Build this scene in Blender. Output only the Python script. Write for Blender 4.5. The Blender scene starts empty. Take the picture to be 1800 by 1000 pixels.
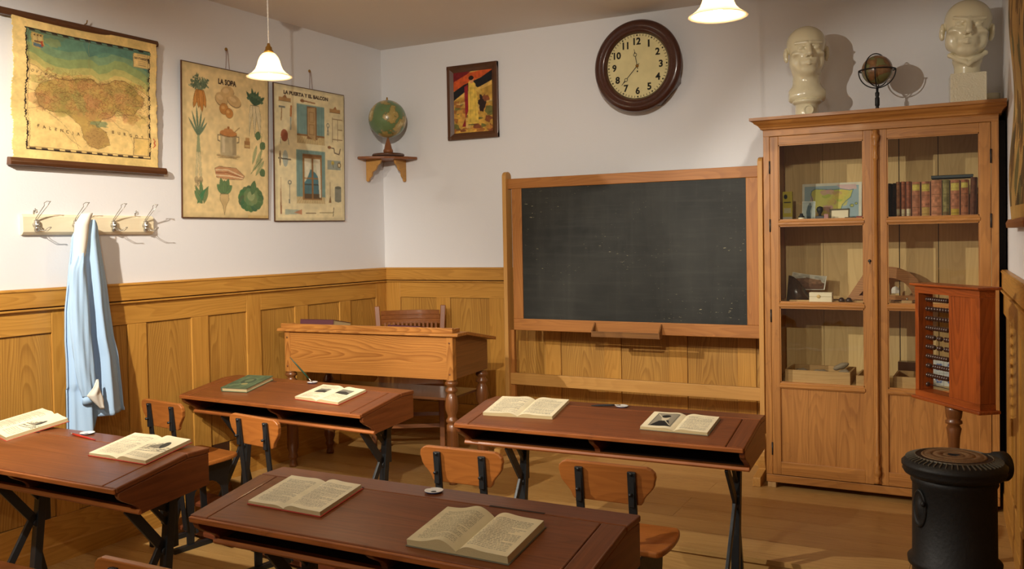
import bpy, bmesh, math, random
import numpy as np
from mathutils import Matrix, Vector
random.seed(7); PI = math.pi
SC = bpy.context.scene; COL = SC.collection

# ------------------------------------------------------------------ camera
F_PX = 1588.08
def cam_setup():
    yaw, pit, roll = 0.495999, 0.0260794, -0.0179861
    F = Vector((-math.sin(yaw)*math.cos(pit), math.cos(yaw)*math.cos(pit), -math.sin(pit)))
    R = Vector((math.cos(yaw), math.sin(yaw), 0)); U = R.cross(F)
    R2 = R*math.cos(roll) + U*math.sin(roll); U2 = -R*math.sin(roll) + U*math.cos(roll)
    cd = bpy.data.cameras.new('camera'); co = bpy.data.objects.new('camera', cd); COL.objects.link(co)
    m = Matrix((R2, U2, -F)).transposed().to_4x4(); m.translation = Vector((4.1041, -5.5643, 1.55))
    co.matrix_world = m
    cd.sensor_width = 36; cd.lens = F_PX/1800*36; cd.shift_y = -38.14/1800; cd.clip_start = .02
    SC.camera = co
cam_setup()
vs = SC.view_settings
vs.view_transform = 'Standard'; vs.look = 'None'; vs.gamma = 1; vs.use_curve_mapping = False
vs.exposure = 0.3
# ------------------------------------------------------------------ world + lights
W = bpy.data.worlds.new('world'); SC.world = W; W.use_nodes = True
W.node_tree.nodes['Background'].inputs[0].default_value = (1, .87, .74, 1)
W.node_tree.nodes['Background'].inputs[1].default_value = .235
def spot(name, loc, aim, watts, size, blend, rad=.025, col=(1, .925, .80)):
    l = bpy.data.lights.new(name, 'SPOT'); l.energy = watts; l.spot_size = math.radians(size); l.spot_blend = blend
    l.shadow_soft_size = rad; l.color = col
    o = bpy.data.objects.new(name, l); COL.objects.link(o); o.location = loc
    o.rotation_euler = (Vector(aim)-Vector(loc)).to_track_quat('-Z', 'Y').to_euler()
    return o
spot('track_spot', (1.30, -5.80, 2.76), (3.58, -.4, 1.55), 270, 27, .45, .02)        # cabinet
spot('track_spot', (.15, -4.80, 2.9), (2.65, -1.0, .62), 380, 43, .55)                  # blackboard, clock and desks
spot('track_spot', (3.75, -5.75, 2.93), (.85, 0, 1.25), 450, 50, .95)        # near the viewer
spot('track_spot', (1.5, -5.0, 2.9), (0.0, -2.85, 1.25), 520, 66, .9)      # along the left wall
spot('track_spot', (2.3, -6.4, 2.9), (1.9, -3.0, .6), 120, 75, 1)

# ------------------------------------------------------------------ materials
def lin(c):
    return tuple(((x/12.92) if x <= .04045 else ((x+.055)/1.055)**2.4) for x in c)
def rgb(r, g, b): return lin((r/255, g/255, b/255))
def newmat(name):
    m = bpy.data.materials.new(name); m.use_nodes = True
    nt = m.node_tree; b = nt.nodes['Principled BSDF']; return m, nt, b
def N(nt, t, **kw):
    n = nt.nodes.new(t)
    for k, v in kw.items(): setattr(n, k, v)
    return n
def plain(name, c, rough=.6, metal=0, bump=0, bscale=60, spec=.5, coat=0, var=0, vscale=8):
    m, nt, b = newmat(name); L = nt.links
    b.inputs['Base Color'].default_value = (*c, 1); b.inputs['Roughness'].default_value = rough
    b.inputs['Metallic'].default_value = metal; b.inputs['Specular IOR Level'].default_value = spec
    b.inputs['Coat Weight'].default_value = coat; b.inputs['Coat Roughness'].default_value = .15
    tc = N(nt, 'ShaderNodeTexCoord')
    if var:
        n = N(nt, 'ShaderNodeTexNoise'); n.inputs['Scale'].default_value = vscale; n.inputs['Detail'].default_value = 5
        L.new(tc.outputs['Object'], n.inputs['Vector'])
        mx = N(nt, 'ShaderNodeMix', data_type='RGBA'); mx.inputs[6].default_value = (*[x*(1-var) for x in c], 1)
        mx.inputs[7].default_value = (*[min(1, x*(1+var)) for x in c], 1)
        L.new(n.outputs['Fac'], mx.inputs[0]); L.new(mx.outputs[2], b.inputs['Base Color'])
    if bump:
        n = N(nt, 'ShaderNodeTexNoise'); n.inputs['Scale'].default_value = bscale; n.inputs['Detail'].default_value = 4
        L.new(tc.outputs['Object'], n.inputs['Vector'])
        bp = N(nt, 'ShaderNodeBump'); bp.inputs['Strength'].default_value = bump; bp.inputs['Distance'].default_value = .01
        L.new(n.outputs['Fac'], bp.inputs['Height']); L.new(bp.outputs['Normal'], b.inputs['Normal'])
    return m
def wood(name, light, dark, rough=.45, ring=.6, fibre=.35, rs=1.0, coat=0, knots=0, bump=.12, patch=.25, spec=.4, wear=0, cath=0):
    m, nt, b = newmat(name); L = nt.links
    at = N(nt, 'ShaderNodeAttribute', attribute_name='gr')
    def mapped(s):
        mp = N(nt, 'ShaderNodeMapping'); mp.inputs['Scale'].default_value = s
        L.new(at.outputs['Vector'], mp.inputs['Vector']); return mp.outputs[0]
    def noise(vec, sc, det=3, dist=0, ro=.5):
        n = N(nt, 'ShaderNodeTexNoise'); n.inputs['Scale'].default_value = sc; n.inputs['Detail'].default_value = det
        n.inputs['Distortion'].default_value = dist; n.inputs['Roughness'].default_value = ro
        L.new(vec, n.inputs['Vector']); return n.outputs['Fac']
    def mt(op, a, bb=None, c=None):
        n = N(nt, 'ShaderNodeMath', operation=op)
        for i, v in enumerate((a, bb, c)):
            if v is None: continue
            if isinstance(v, (int, float)): n.inputs[i].default_value = v
            else: L.new(v, n.inputs[i])
        return n.outputs[0]
    base = noise(mapped((.42*rs, 3.4*rs, 3.4*rs)), 1.5, 2.0, .12)
    if cath:
        sp = N(nt, 'ShaderNodeSeparateXYZ'); L.new(at.outputs['Vector'], sp.inputs[0])
        ac_ = mt('SQRT', mt('ADD', mt('POWER', sp.outputs[1], 2.0), .0004))
        low = noise(mapped((.9, 5, 5)), 1.0, 2)
        base = mt('ADD', mt('ADD', mt('MULTIPLY', sp.outputs[0], .22), mt('MULTIPLY', ac_, cath)), mt('MULTIPLY', low, .55))
    rings = mt('FRACT', mt('MULTIPLY', base, 26.0))
    rings = mt('MULTIPLY', mt('POWER', rings, 2.0), mt('SUBTRACT', 1.0, mt('POWER', rings, 14.0)))
    amp = noise(mapped((.9, 2.5, 2.5)), 1.0, 2); rings = mt('MULTIPLY', rings, mt('ADD', amp, .35))
    fib = noise(mapped((3, 130, 130)), 1.0, 3)
    fib2 = noise(mapped((1.2, 30, 30)), 1.0, 3)
    pat = noise(mapped((1.5, 4, 4)), 1.0, 3)
    t = mt('MULTIPLY', rings, ring)
    t = mt('ADD', t, mt('MULTIPLY', mt('SUBTRACT', fib, .42), fibre*1.6))
    t = mt('ADD', t, mt('MULTIPLY', mt('SUBTRACT', fib2, .45), fibre))
    t = mt('ADD', t, mt('MULTIPLY', mt('SUBTRACT', pat, .5), patch*2))
    if knots:
        v = N(nt, 'ShaderNodeTexVoronoi'); v.inputs['Scale'].default_value = knots
        L.new(mapped((.5, 1, 1)), v.inputs['Vector'])
        k = N(nt, 'ShaderNodeMapRange'); k.inputs[1].default_value = .10; k.inputs[2].default_value = .02
        L.new(v.outputs['Distance'], k.inputs[0]); t = mt('ADD', t, mt('MULTIPLY', k.outputs[0], .9))
    t = mt('ADD', t, .12)
    cl = N(nt, 'ShaderNodeClamp'); L.new(t, cl.inputs[0])
    mx = N(nt, 'ShaderNodeMix', data_type='RGBA'); mx.inputs[6].default_value = (*light, 1); mx.inputs[7].default_value = (*dark, 1)
    L.new(cl.outputs[0], mx.inputs[0]); out = mx.outputs[2]
    if wear:
        wn = noise(mapped((6, 14, 14)), 1.0, 6, 1.0, .7)
        k = N(nt, 'ShaderNodeMapRange'); k.inputs[1].default_value = .60; k.inputs[2].default_value = .75
        L.new(wn, k.inputs[0]); m2 = N(nt, 'ShaderNodeMix', data_type='RGBA'); L.new(mt('MULTIPLY', k.outputs[0], wear), m2.inputs[0])
        L.new(out, m2.inputs[6]); m2.inputs[7].default_value = (*[x*.25 for x in dark], 1); out = m2.outputs[2]
    L.new(out, b.inputs['Base Color'])
    b.inputs['Roughness'].default_value = rough; b.inputs['Specular IOR Level'].default_value = spec
    b.inputs['Coat Weight'].default_value = coat; b.inputs['Coat Roughness'].default_value = .12
    bp = N(nt, 'ShaderNodeBump'); bp.inputs['Strength'].default_value = bump; bp.inputs['Distance'].default_value = .002
    L.new(t, bp.inputs['Height']); L.new(bp.outputs['Normal'], b.inputs['Normal'])
    return m
def attrmat(name, rough=.7, spec=.25, coat=0, grime=.12):
    m, nt, b = newmat(name); L = nt.links
    at = N(nt, 'ShaderNodeAttribute', attribute_name='paint')
    tc = N(nt, 'ShaderNodeTexCoord'); n = N(nt, 'ShaderNodeTexNoise'); n.inputs['Scale'].default_value = 14; n.inputs['Detail'].default_value = 6
    L.new(tc.outputs['Object'], n.inputs['Vector'])
    k = N(nt, 'ShaderNodeMapRange'); k.inputs[1].default_value = .3; k.inputs[2].default_value = .7
    k.inputs[3].default_value = 1-grime; k.inputs[4].default_value = 1+grime*.5
    L.new(n.outputs['Fac'], k.inputs[0])
    vm = N(nt, 'ShaderNodeVectorMath', operation='SCALE'); L.new(at.outputs['Color'], vm.inputs[0]); L.new(k.outputs[0], vm.inputs[3])
    L.new(vm.outputs[0], b.inputs['Base Color'])
    b.inputs['Roughness'].default_value = rough; b.inputs['Specular IOR Level'].default_value = spec; b.inputs['Coat Weight'].default_value = coat
    return m
M = {}
M['wallpaint'] = plain('wall_paint', rgb(230, 229, 230), .9, bump=.05, bscale=90, spec=.2)
M['ceilpaint'] = plain('ceiling_paint', rgb(238, 233, 226), .95, spec=.1)
M['wains'] = wood('golden_pine_panelling', rgb(204, 150, 68), rgb(146, 92, 28), .42, .45, .3, coat=.08, bump=.08)
M['wpanel'] = wood('golden_pine_panel', rgb(194, 144, 66), rgb(128, 80, 26), .45, .62, .35, coat=.05, bump=.08, cath=2.6)
M['groove'] = plain('dark_groove', rgb(62, 34, 14), .6)
M['floor'] = wood('pale_pine_boards', rgb(192, 152, 92), rgb(140, 96, 46), .36, .3, .3, coat=.08, knots=1.2)
M['board'] = wood('orange_pine_frame', rgb(174, 114, 52), rgb(122, 70, 24), .5, .45, .35)
M['post'] = wood('light_pine_post', rgb(200, 150, 80), rgb(160, 108, 48), .5, .3, .3)
M['tray'] = wood('worn_tray_wood', rgb(140, 96, 50), rgb(84, 52, 24), .6, .5, .5)
M['cab'] = wood('waxed_pine', rgb(186, 128, 64), rgb(116, 66, 24), .42, .4, .45, knots=1.0, coat=.08, wear=.4)
M['cabin'] = wood('pale_pine_boarding', rgb(226, 194, 132), rgb(186, 144, 84), .6, .35, .25, knots=1.6)
M['desk'] = wood('red_brown_school_desk', rgb(132, 74, 38), rgb(78, 37, 16), .36, .3, .45, coat=.14, wear=.35, patch=.4, spec=.3)
M['deskedge'] = wood('worn_desk_edge', rgb(176, 102, 46), rgb(88, 38, 14), .5, .3, .7, coat=.1, wear=.6)
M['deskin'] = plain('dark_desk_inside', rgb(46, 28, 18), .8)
M['seat'] = wood('varnished_seat_wood', rgb(172, 104, 46), rgb(122, 64, 24), .32, .4, .35, coat=.22)
M['rail'] = wood('red_brown_rail', rgb(120, 62, 34), rgb(78, 34, 18), .5, .3, .4)
M['tdesk'] = wood('teacher_desk_pine', rgb(188, 128, 62), rgb(122, 68, 24), .42, .75, .3, coat=.08, cath=3.2, spec=.3)
M['turned'] = wood('dark_turned_wood', rgb(128, 78, 40), rgb(78, 42, 20), .35, .3, .5, coat=.3)
M['tchair'] = wood('brown_chair_wood', rgb(146, 88, 44), rgb(92, 50, 22), .35, .3, .4, coat=.25)
M['shelf'] = wood('shelf_brown', rgb(150, 94, 54), rgb(104, 58, 30), .4, .4, .4)
M['darkwood'] = wood('dark_stained_wood', rgb(96, 58, 32), rgb(54, 30, 16), .35, .3, .5, coat=.3)
M['clockwood'] = wood('mahogany', rgb(78, 42, 30), rgb(42, 20, 14), .28, .3, .4, coat=.5)
M['abacus'] = wood('red_pine_abacus', rgb(166, 82, 32), rgb(98, 40, 12), .36, .5, .5, coat=.18, wear=.5, patch=.5)
M['pale'] = wood('cream_painted_wood', rgb(236, 222, 190), rgb(222, 204, 168), .6, .2, .2)
M['crate'] = wood('raw_crate_wood', rgb(200, 162, 106), rgb(160, 116, 66), .7, .4, .4)
M['iron'] = plain('black_iron', rgb(28, 30, 32), .42, 0, .1, 40, spec=.5)
M['castiron'] = plain('cast_iron', rgb(24, 24, 24), .55, .1, .15, 70, var=.3)
M['steel'] = plain('nickel_wire', rgb(190, 186, 176), .25, .9)
M['brass'] = plain('aged_brass', rgb(170, 130, 60), .35, .9)
M['slate'] = None
M['black'] = plain('matt_black', rgb(20, 20, 22), .6)
M['darkgap'] = plain('dark_gap_fill', rgb(18, 16, 16), .8)
M['white'] = plain('white_porcelain', rgb(236, 234, 228), .2, coat=.5)
M['blue'] = plain('cobalt_rim', rgb(30, 40, 90), .3)
M['plaster'] = plain('glazed_cream_plaster', rgb(226, 216, 182), .22, coat=.6, bump=.05, bscale=40, spec=.5)
M['cord'] = plain('white_twisted_cord', rgb(216, 208, 196), .7)
M['string'] = plain('red_brown_string', rgb(120, 70, 60), .8)
M['cloth'] = plain('light_blue_cotton', rgb(172, 200, 228), .9, bump=.15, bscale=400, spec=.1)
M['clothw'] = plain('white_cotton', rgb(232, 226, 212), .9, bump=.1, bscale=400, spec=.1)
M['print'] = attrmat('printed_paper')
M['page'] = attrmat('printed_page', .8, .15, grime=.06)
M['gloss'] = attrmat('framed_print', .35, .4, grime=.05)
M['redpaint'] = plain('red_lacquer', rgb(176, 30, 26), .3, coat=.4)
M['greenpaint'] = plain('green_lacquer', rgb(24, 64, 44), .3, coat=.4)
M['maroon'] = plain('maroon_cloth', rgb(84, 40, 48), .8)
M['stone'] = plain('grey_stone', rgb(150, 134, 110), .8, bump=.4, bscale=60, var=.2)
M['knob'] = plain('dark_brown_knob', rgb(64, 40, 30), .35, coat=.3)
def glassmat(name, tint=(1, 1, 1), rough=0):
    m, nt, b = newmat(name); L = nt.links
    gl = N(nt, 'ShaderNodeBsdfGlossy'); gl.inputs['Roughness'].default_value = .02
    tr = N(nt, 'ShaderNodeBsdfTransparent'); tr.inputs[0].default_value = (*tint, 1)
    fr = N(nt, 'ShaderNodeFresnel'); fr.inputs[0].default_value = 1.35
    tc = N(nt, 'ShaderNodeTexCoord'); n = N(nt, 'ShaderNodeTexNoise'); n.inputs['Scale'].default_value = 7
    L.new(tc.outputs['Object'], n.inputs['Vector'])
    bp = N(nt, 'ShaderNodeBump'); bp.inputs['Strength'].default_value = .12; bp.inputs['Distance'].default_value = .01
    L.new(n.outputs['Fac'], bp.inputs['Height']); L.new(bp.outputs['Normal'], gl.inputs['Normal'])
    mx = N(nt, 'ShaderNodeMixShader'); L.new(fr.outputs[0], mx.inputs[0]); L.new(tr.outputs[0], mx.inputs[1]); L.new(gl.outputs[0], mx.inputs[2])
    L.new(mx.outputs[0], nt.nodes['Material Output'].inputs[0]); return m
M['glass'] = glassmat('old_window_glass', (.97, .975, .96))
def slatemat():
    m, nt, b = newmat('slate_with_chalk_dust'); L = nt.links
    tc = N(nt, 'ShaderNodeTexCoord')
    def noise(s, sc, det=4):
        mp = N(nt, 'ShaderNodeMapping'); mp.inputs['Scale'].default_value = s; L.new(tc.outputs['Object'], mp.inputs['Vector'])
        n = N(nt, 'ShaderNodeTexNoise'); n.inputs['Scale'].default_value = sc; n.inputs['Detail'].default_value = det; n.inputs['Roughness'].default_value = .6
        L.new(mp.outputs[0], n.inputs['Vector']); return n.outputs['Fac']
    a = noise((1, 1, 1.2), 1.6, 4); s = noise((1.0, 1, 14), 2, 5); v = noise((9, 1, 1.0), 1.6, 5); sc = noise((9, 1, 42), 3.0, 3); msk = noise((1.3, 1, 1.8), 1.5, 2)
    def mr(x, a0, a1, b0, b1):
        k = N(nt, 'ShaderNodeMapRange'); k.inputs[1].default_value = a0; k.inputs[2].default_value = a1; k.inputs[3].default_value = b0; k.inputs[4].default_value = b1
        L.new(x, k.inputs[0]); return k.outputs[0]
    def mt(op, x, y):
        n = N(nt, 'ShaderNodeMath', operation=op)
        for i, q in enumerate((x, y)):
            if isinstance(q, (int, float)): n.inputs[i].default_value = q
            else: L.new(q, n.inputs[i])
        return n.outputs[0]
    t = mt('ADD', mr(a, .35, .75, 0, .20), mt('ADD', mr(s, .5, .8, 0, .10), mr(v, .5, .8, 0, .08)))
    sc2 = noise((60, 1, 60), 1.0, 2); scr = mt('MAXIMUM', mt('MULTIPLY', mr(sc, .66, .69, 0, 1), mr(msk, .50, .64, 0, .9)), mt('MULTIPLY', mr(sc2, .72, .76, 0, .7), mr(msk, .42, .60, 0, 1)))
    mx = N(nt, 'ShaderNodeMix', data_type='RGBA'); mx.inputs[6].default_value = (*rgb(26, 27, 24), 1); mx.inputs[7].default_value = (*rgb(104, 103, 94), 1)
    L.new(t, mx.inputs[0])
    m2 = N(nt, 'ShaderNodeMix', data_type='RGBA'); L.new(mx.outputs[2], m2.inputs[6]); m2.inputs[7].default_value = (*rgb(176, 166, 132), 1)
    L.new(mt('MULTIPLY', scr, .8), m2.inputs[0]); L.new(m2.outputs[2], b.inputs['Base Color'])
    b.inputs['Roughness'].default_value = .62; b.inputs['Specular IOR Level'].default_value = .3
    return m
M['slate'] = slatemat()
def globemat(name, sea, land, hi, scale, seed):
    m, nt, b = newmat(name); L = nt.links
    tc = N(nt, 'ShaderNodeTexCoord'); mp = N(nt, 'ShaderNodeMapping'); mp.inputs['Location'].default_value = seed
    L.new(tc.outputs['Object'], mp.inputs['Vector'])
    n = N(nt, 'ShaderNodeTexNoise'); n.inputs['Scale'].default_value = scale; n.inputs['Detail'].default_value = 8; n.inputs['Roughness'].default_value = .55
    L.new(mp.outputs[0], n.inputs['Vector'])
    cr = N(nt, 'ShaderNodeValToRGB'); e = cr.color_ramp.elements
    e[0].position = .0; e[0].color = (*[x*.75 for x in sea], 1); e[1].position = .49; e[1].color = (*sea, 1)
    for p, c in ((.505, [x*.45 for x in land]), (.515, land), (.57, land), (.64, hi)):
        q = cr.color_ramp.elements.new(p); q.color = (*c, 1)
    L.new(n.outputs['Fac'], cr.inputs[0]); L.new(cr.outputs[0], b.inputs['Base Color'])
    b.inputs['Roughness'].default_value = .3; b.inputs['Coat Weight'].default_value = .4
    return m
M['globe'] = globemat('green_sea_globe', rgb(104, 128, 84), rgb(170, 146, 84), rgb(214, 196, 140), 9, (3.1, 1.2, 5.5))
M['globe2'] = globemat('aged_brown_globe', rgb(122, 120, 76), rgb(132, 92, 58), rgb(150, 110, 70), 16, (1.1, 7.2, 2.5))
def emis(name, c, s, base=(.9, .85, .75)):
    m, nt, b = newmat(name)
    b.inputs['Base Color'].default_value = (*base, 1); b.inputs['Emission Color'].default_value = (*c, 1); b.inputs['Emission Strength'].default_value = s
    b.inputs['Roughness'].default_value = .3
    return m
M['bulb'] = emis('lit_bulb', (1, .78, .5), 110)
def opal():
    m, nt, b = newmat('opal_glass'); L = nt.links
    b.inputs['Base Color'].default_value = (.86, .80, .70, 1); b.inputs['Roughness'].default_value = .2
    tr = N(nt, 'ShaderNodeBsdfTranslucent'); tr.inputs[0].default_value = (.95, .84, .66, 1)
    mx = N(nt, 'ShaderNodeMixShader'); mx.inputs[0].default_value = .6; L.new(b.outputs[0], mx.inputs[1]); L.new(tr.outputs[0], mx.inputs[2])
    L.new(mx.outputs[0], nt.nodes['Material Output'].inputs[0]); return m
M['shade'] = opal()
M['shadein'] = M['shade']

# ------------------------------------------------------------------ mesh builder
class MB:
    def __init__(s): s.v = []; s.f = []; s.g = []; s.m = []; s.T = Matrix(); s.sm = []
    def add(s, vs, fs, mat=0, gr=None, smooth=False):
        o = len(s.v); off = [random.uniform(0, 40) for _ in range(3)]
        xs = [[v[i] for v in vs] for i in range(3)]
        ext = [max(a)-min(a) for a in xs]; ax = gr if gr is not None else ext.index(max(ext))
        b1, b2 = [i for i in range(3) if i != ax]
        c1, c2 = (max(xs[b1])+min(xs[b1]))/2, (max(xs[b2])+min(xs[b2]))/2
        if ext[b1] < ext[b2]: b1, b2 = b2, b1; c1, c2 = c2, c1
        for v in vs:
            s.g.append((v[ax]+off[0]*5, v[b1]-c1, v[b2]-c2)); s.v.append(tuple(s.T @ Vector(v)))
        for f in fs: s.f.append([o+i for i in f]); s.m.append(mat); s.sm.append(smooth)
        return s
    def box(s, x0, x1, y0, y1, z0, z1, mat=0, gr=None):
        vs = [(x, y, z) for x in (x0, x1) for y in (y0, y1) for z in (z0, z1)]
        return s.add(vs, [(0, 1, 3, 2), (4, 6, 7, 5), (0, 4, 5, 1), (2, 3, 7, 6), (0, 2, 6, 4), (1, 5, 7, 3)], mat, gr)
    def prism(s, pts, axis, a, b, mat=0, gr=None, smooth=False):
        def p(q, t):
            return {'x': (t, q[0], q[1]), 'y': (q[0], t, q[1]), 'z': (q[0], q[1], t)}[axis]
        n = len(pts); vs = [p(q, a) for q in pts]+[p(q, b) for q in pts]
        fs = [tuple(range(n))[::-1], tuple(range(n, 2*n))]
        s.add(vs, fs, mat, gr)
        o = len(s.v)-2*n
        for i in range(n):
            j = (i+1) % n; s.f.append([o+i, o+j, o+n+j, o+n+i]); s.m.append(mat); s.sm.append(smooth)
        return s
    def lathe(s, prof, c=(0, 0, 0), seg=32, axis='z', mat=0, smooth=True, gr=None, wob=None):
        vs = []; n = len(prof)
        for k in range(seg):
            t = 2*PI*k/seg
            for (r, h) in prof:
                if wob: r = r*(1+wob(t, h))
                q = (r*math.cos(t), r*math.sin(t), h)
                if axis == 'x': q = (q[2], q[0], q[1])
                if axis == 'y': q = (q[0], q[2], q[1])
                vs.append((q[0]+c[0], q[1]+c[1], q[2]+c[2]))
        fs = []
        for k in range(seg):
            k2 = (k+1) % seg
            for i in range(n-1): fs.append((k*n+i, k2*n+i, k2*n+i+1, k*n+i+1))
        if gr is None: gr = {'z': 2, 'x': 0, 'y': 1}[axis]
        s.add(vs, fs, mat, gr, smooth)
        o = len(s.v)-len(vs)
        if prof[0][0] > 1e-4 and not getattr(s, 'open', False): s.f.append([o+k*n for k in range(seg)]); s.m.append(mat); s.sm.append(False)
        if prof[-1][0] > 1e-4 and not getattr(s, 'open', False): s.f.append([o+k*n+n-1 for k in range(seg)]); s.m.append(mat); s.sm.append(False)
        return s
    def tube(s, pts, r, seg=8, mat=0, closed=False):
        P = [Vector(p) for p in pts]; n = len(P); vs = []; up = None
        for i in range(n):
            d = (P[(i+1) % n]-P[i-1]) if closed else (P[min(i+1, n-1)]-P[max(i-1, 0)])
            d.normalize()
            if up is None: up = Vector((0, 0, 1)) if abs(d.z) < .9 else Vector((1, 0, 0))
            a = up - d*up.dot(d)
            if a.length < 1e-4: a = d.orthogonal()
            a.normalize(); up = a; b = d.cross(a); rr = r[i] if isinstance(r, (list, tuple)) else r
            for k in range(seg):
                t = 2*PI*k/seg; vs.append(tuple(P[i]+(a*math.cos(t)+b*math.sin(t))*rr))
        fs = []
        for i in range(n if closed else n-1):
            j = (i+1) % n
            for k in range(seg): k2 = (k+1) % seg; fs.append((i*seg+k, j*seg+k, j*seg+k2, i*seg+k2))
        if not closed: fs += [tuple(range(seg))[::-1], tuple(range((n-1)*seg, n*seg))]
        return s.add(vs, fs, mat, None, True)
    def bar(s, p, q, w, t, mat=0, side=(1, 0, 0)):
        p = Vector(p); q = Vector(q); d = (q-p).normalized(); a = Vector(side); a = (a-d*a.dot(d)).normalized(); b = d.cross(a)
        vs = [tuple(e+a*sx*w/2+b*sy*t/2) for e in (p, q) for sx, sy in ((-1, -1), (1, -1), (1, 1), (-1, 1))]
        return s.add(vs, [(3, 2, 1, 0), (4, 5, 6, 7), (0, 1, 5, 4), (1, 2, 6, 5), (2, 3, 7, 6), (3, 0, 4, 7)], mat)
    def ball(s, c, r, seg=16, mat=0, sc=(1, 1, 1)):
        n = seg//2; prof = [(max(r*math.sin(PI*i/n), 1e-5), -r*math.cos(PI*i/n)) for i in range(n+1)]
        old = s.T; s.T = old @ Matrix.Translation(c) @ Matrix.Diagonal((*sc, 1)); s.lathe(prof, seg=seg, mat=mat); s.T = old; return s
    def obj(s, name, mats, parent=None, bevel=0, seg=2, loc=None, rot=None):
        me = bpy.data.meshes.new(name); me.from_pydata(s.v, [], s.f)
        if not isinstance(mats, (list, tuple)): mats = [mats]
        for m in mats: me.materials.append(m)
        me.polygons.foreach_set('material_index', s.m); me.polygons.foreach_set('use_smooth', s.sm)
        a = me.attributes.new('gr', 'FLOAT_VECTOR', 'POINT'); a.data.foreach_set('vector', [c for g in s.g for c in g])
        bm = bmesh.new(); bm.from_mesh(me); bmesh.ops.recalc_face_normals(bm, faces=bm.faces); bm.to_mesh(me); bm.free()
        me.update(); o = bpy.data.objects.new(name, me); COL.objects.link(o)
        if parent: o.parent = parent
        if loc is not None: o.location = loc
        if rot is not None: o.rotation_euler = rot
        if bevel:
            md = o.modifiers.new('bevel', 'BEVEL'); md.width = bevel; md.segments = seg; md.limit_method = 'ANGLE'; md.angle_limit = math.radians(40)
            md.harden_normals = False
        return o
def thing(name, label, cat, loc=(0, 0, 0), rz=0, group=None):
    o = bpy.data.objects.new(name, None); COL.objects.link(o); o.empty_display_size = .05
    o.location = loc; o.rotation_euler = (0, 0, rz); o['label'] = label; o['category'] = cat
    if group: o['group'] = group
    return o
def tag(o, label, cat, group=None):
    o['label'] = label; o['category'] = cat
    if group: o['group'] = group
    return o
def struct(o): o['kind'] = 'structure'; return o
def copy_thing(r, label, loc, rz, group=None):
    n = r.copy(); COL.objects.link(n); n.location = loc; n.rotation_euler = (0, 0, rz); n['label'] = label
    if group: n['group'] = group
    for c in list(r.children):
        d = c.copy(); COL.objects.link(d); d.parent = n
        for g in list(c.children):
            e = g.copy(); COL.objects.link(e); e.parent = d
    return n

# ------------------------------------------------------------------ raster painting onto mesh grids
_tri = {}
def text_tris(txt, bold=.0):
    k = (txt, bold)
    if k in _tri: return _tri[k]
    cu = bpy.data.curves.new('t', 'FONT'); cu.body = txt; cu.size = 1; cu.offset = bold; cu.resolution_u = 3
    ob = bpy.data.objects.new('t', cu); COL.objects.link(ob)
    dg = bpy.context.evaluated_depsgraph_get(); dg.update(); ev = ob.evaluated_get(dg); me = ev.to_mesh(); me.calc_loop_triangles()
    co = np.array([v.co[:2] for v in me.vertices]); tr = np.array([t.vertices[:] for t in me.loop_triangles])
    ev.to_mesh_clear(); bpy.data.objects.remove(ob); bpy.data.curves.remove(cu)
    if len(co) == 0: res = (np.zeros((0, 3, 2)), 1, 1)
    else:
        mn = co.min(0); co = co-mn; res = (co[tr], co[:, 0].max(), co[:, 1].max())
    _tri[k] = res; return res
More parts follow.
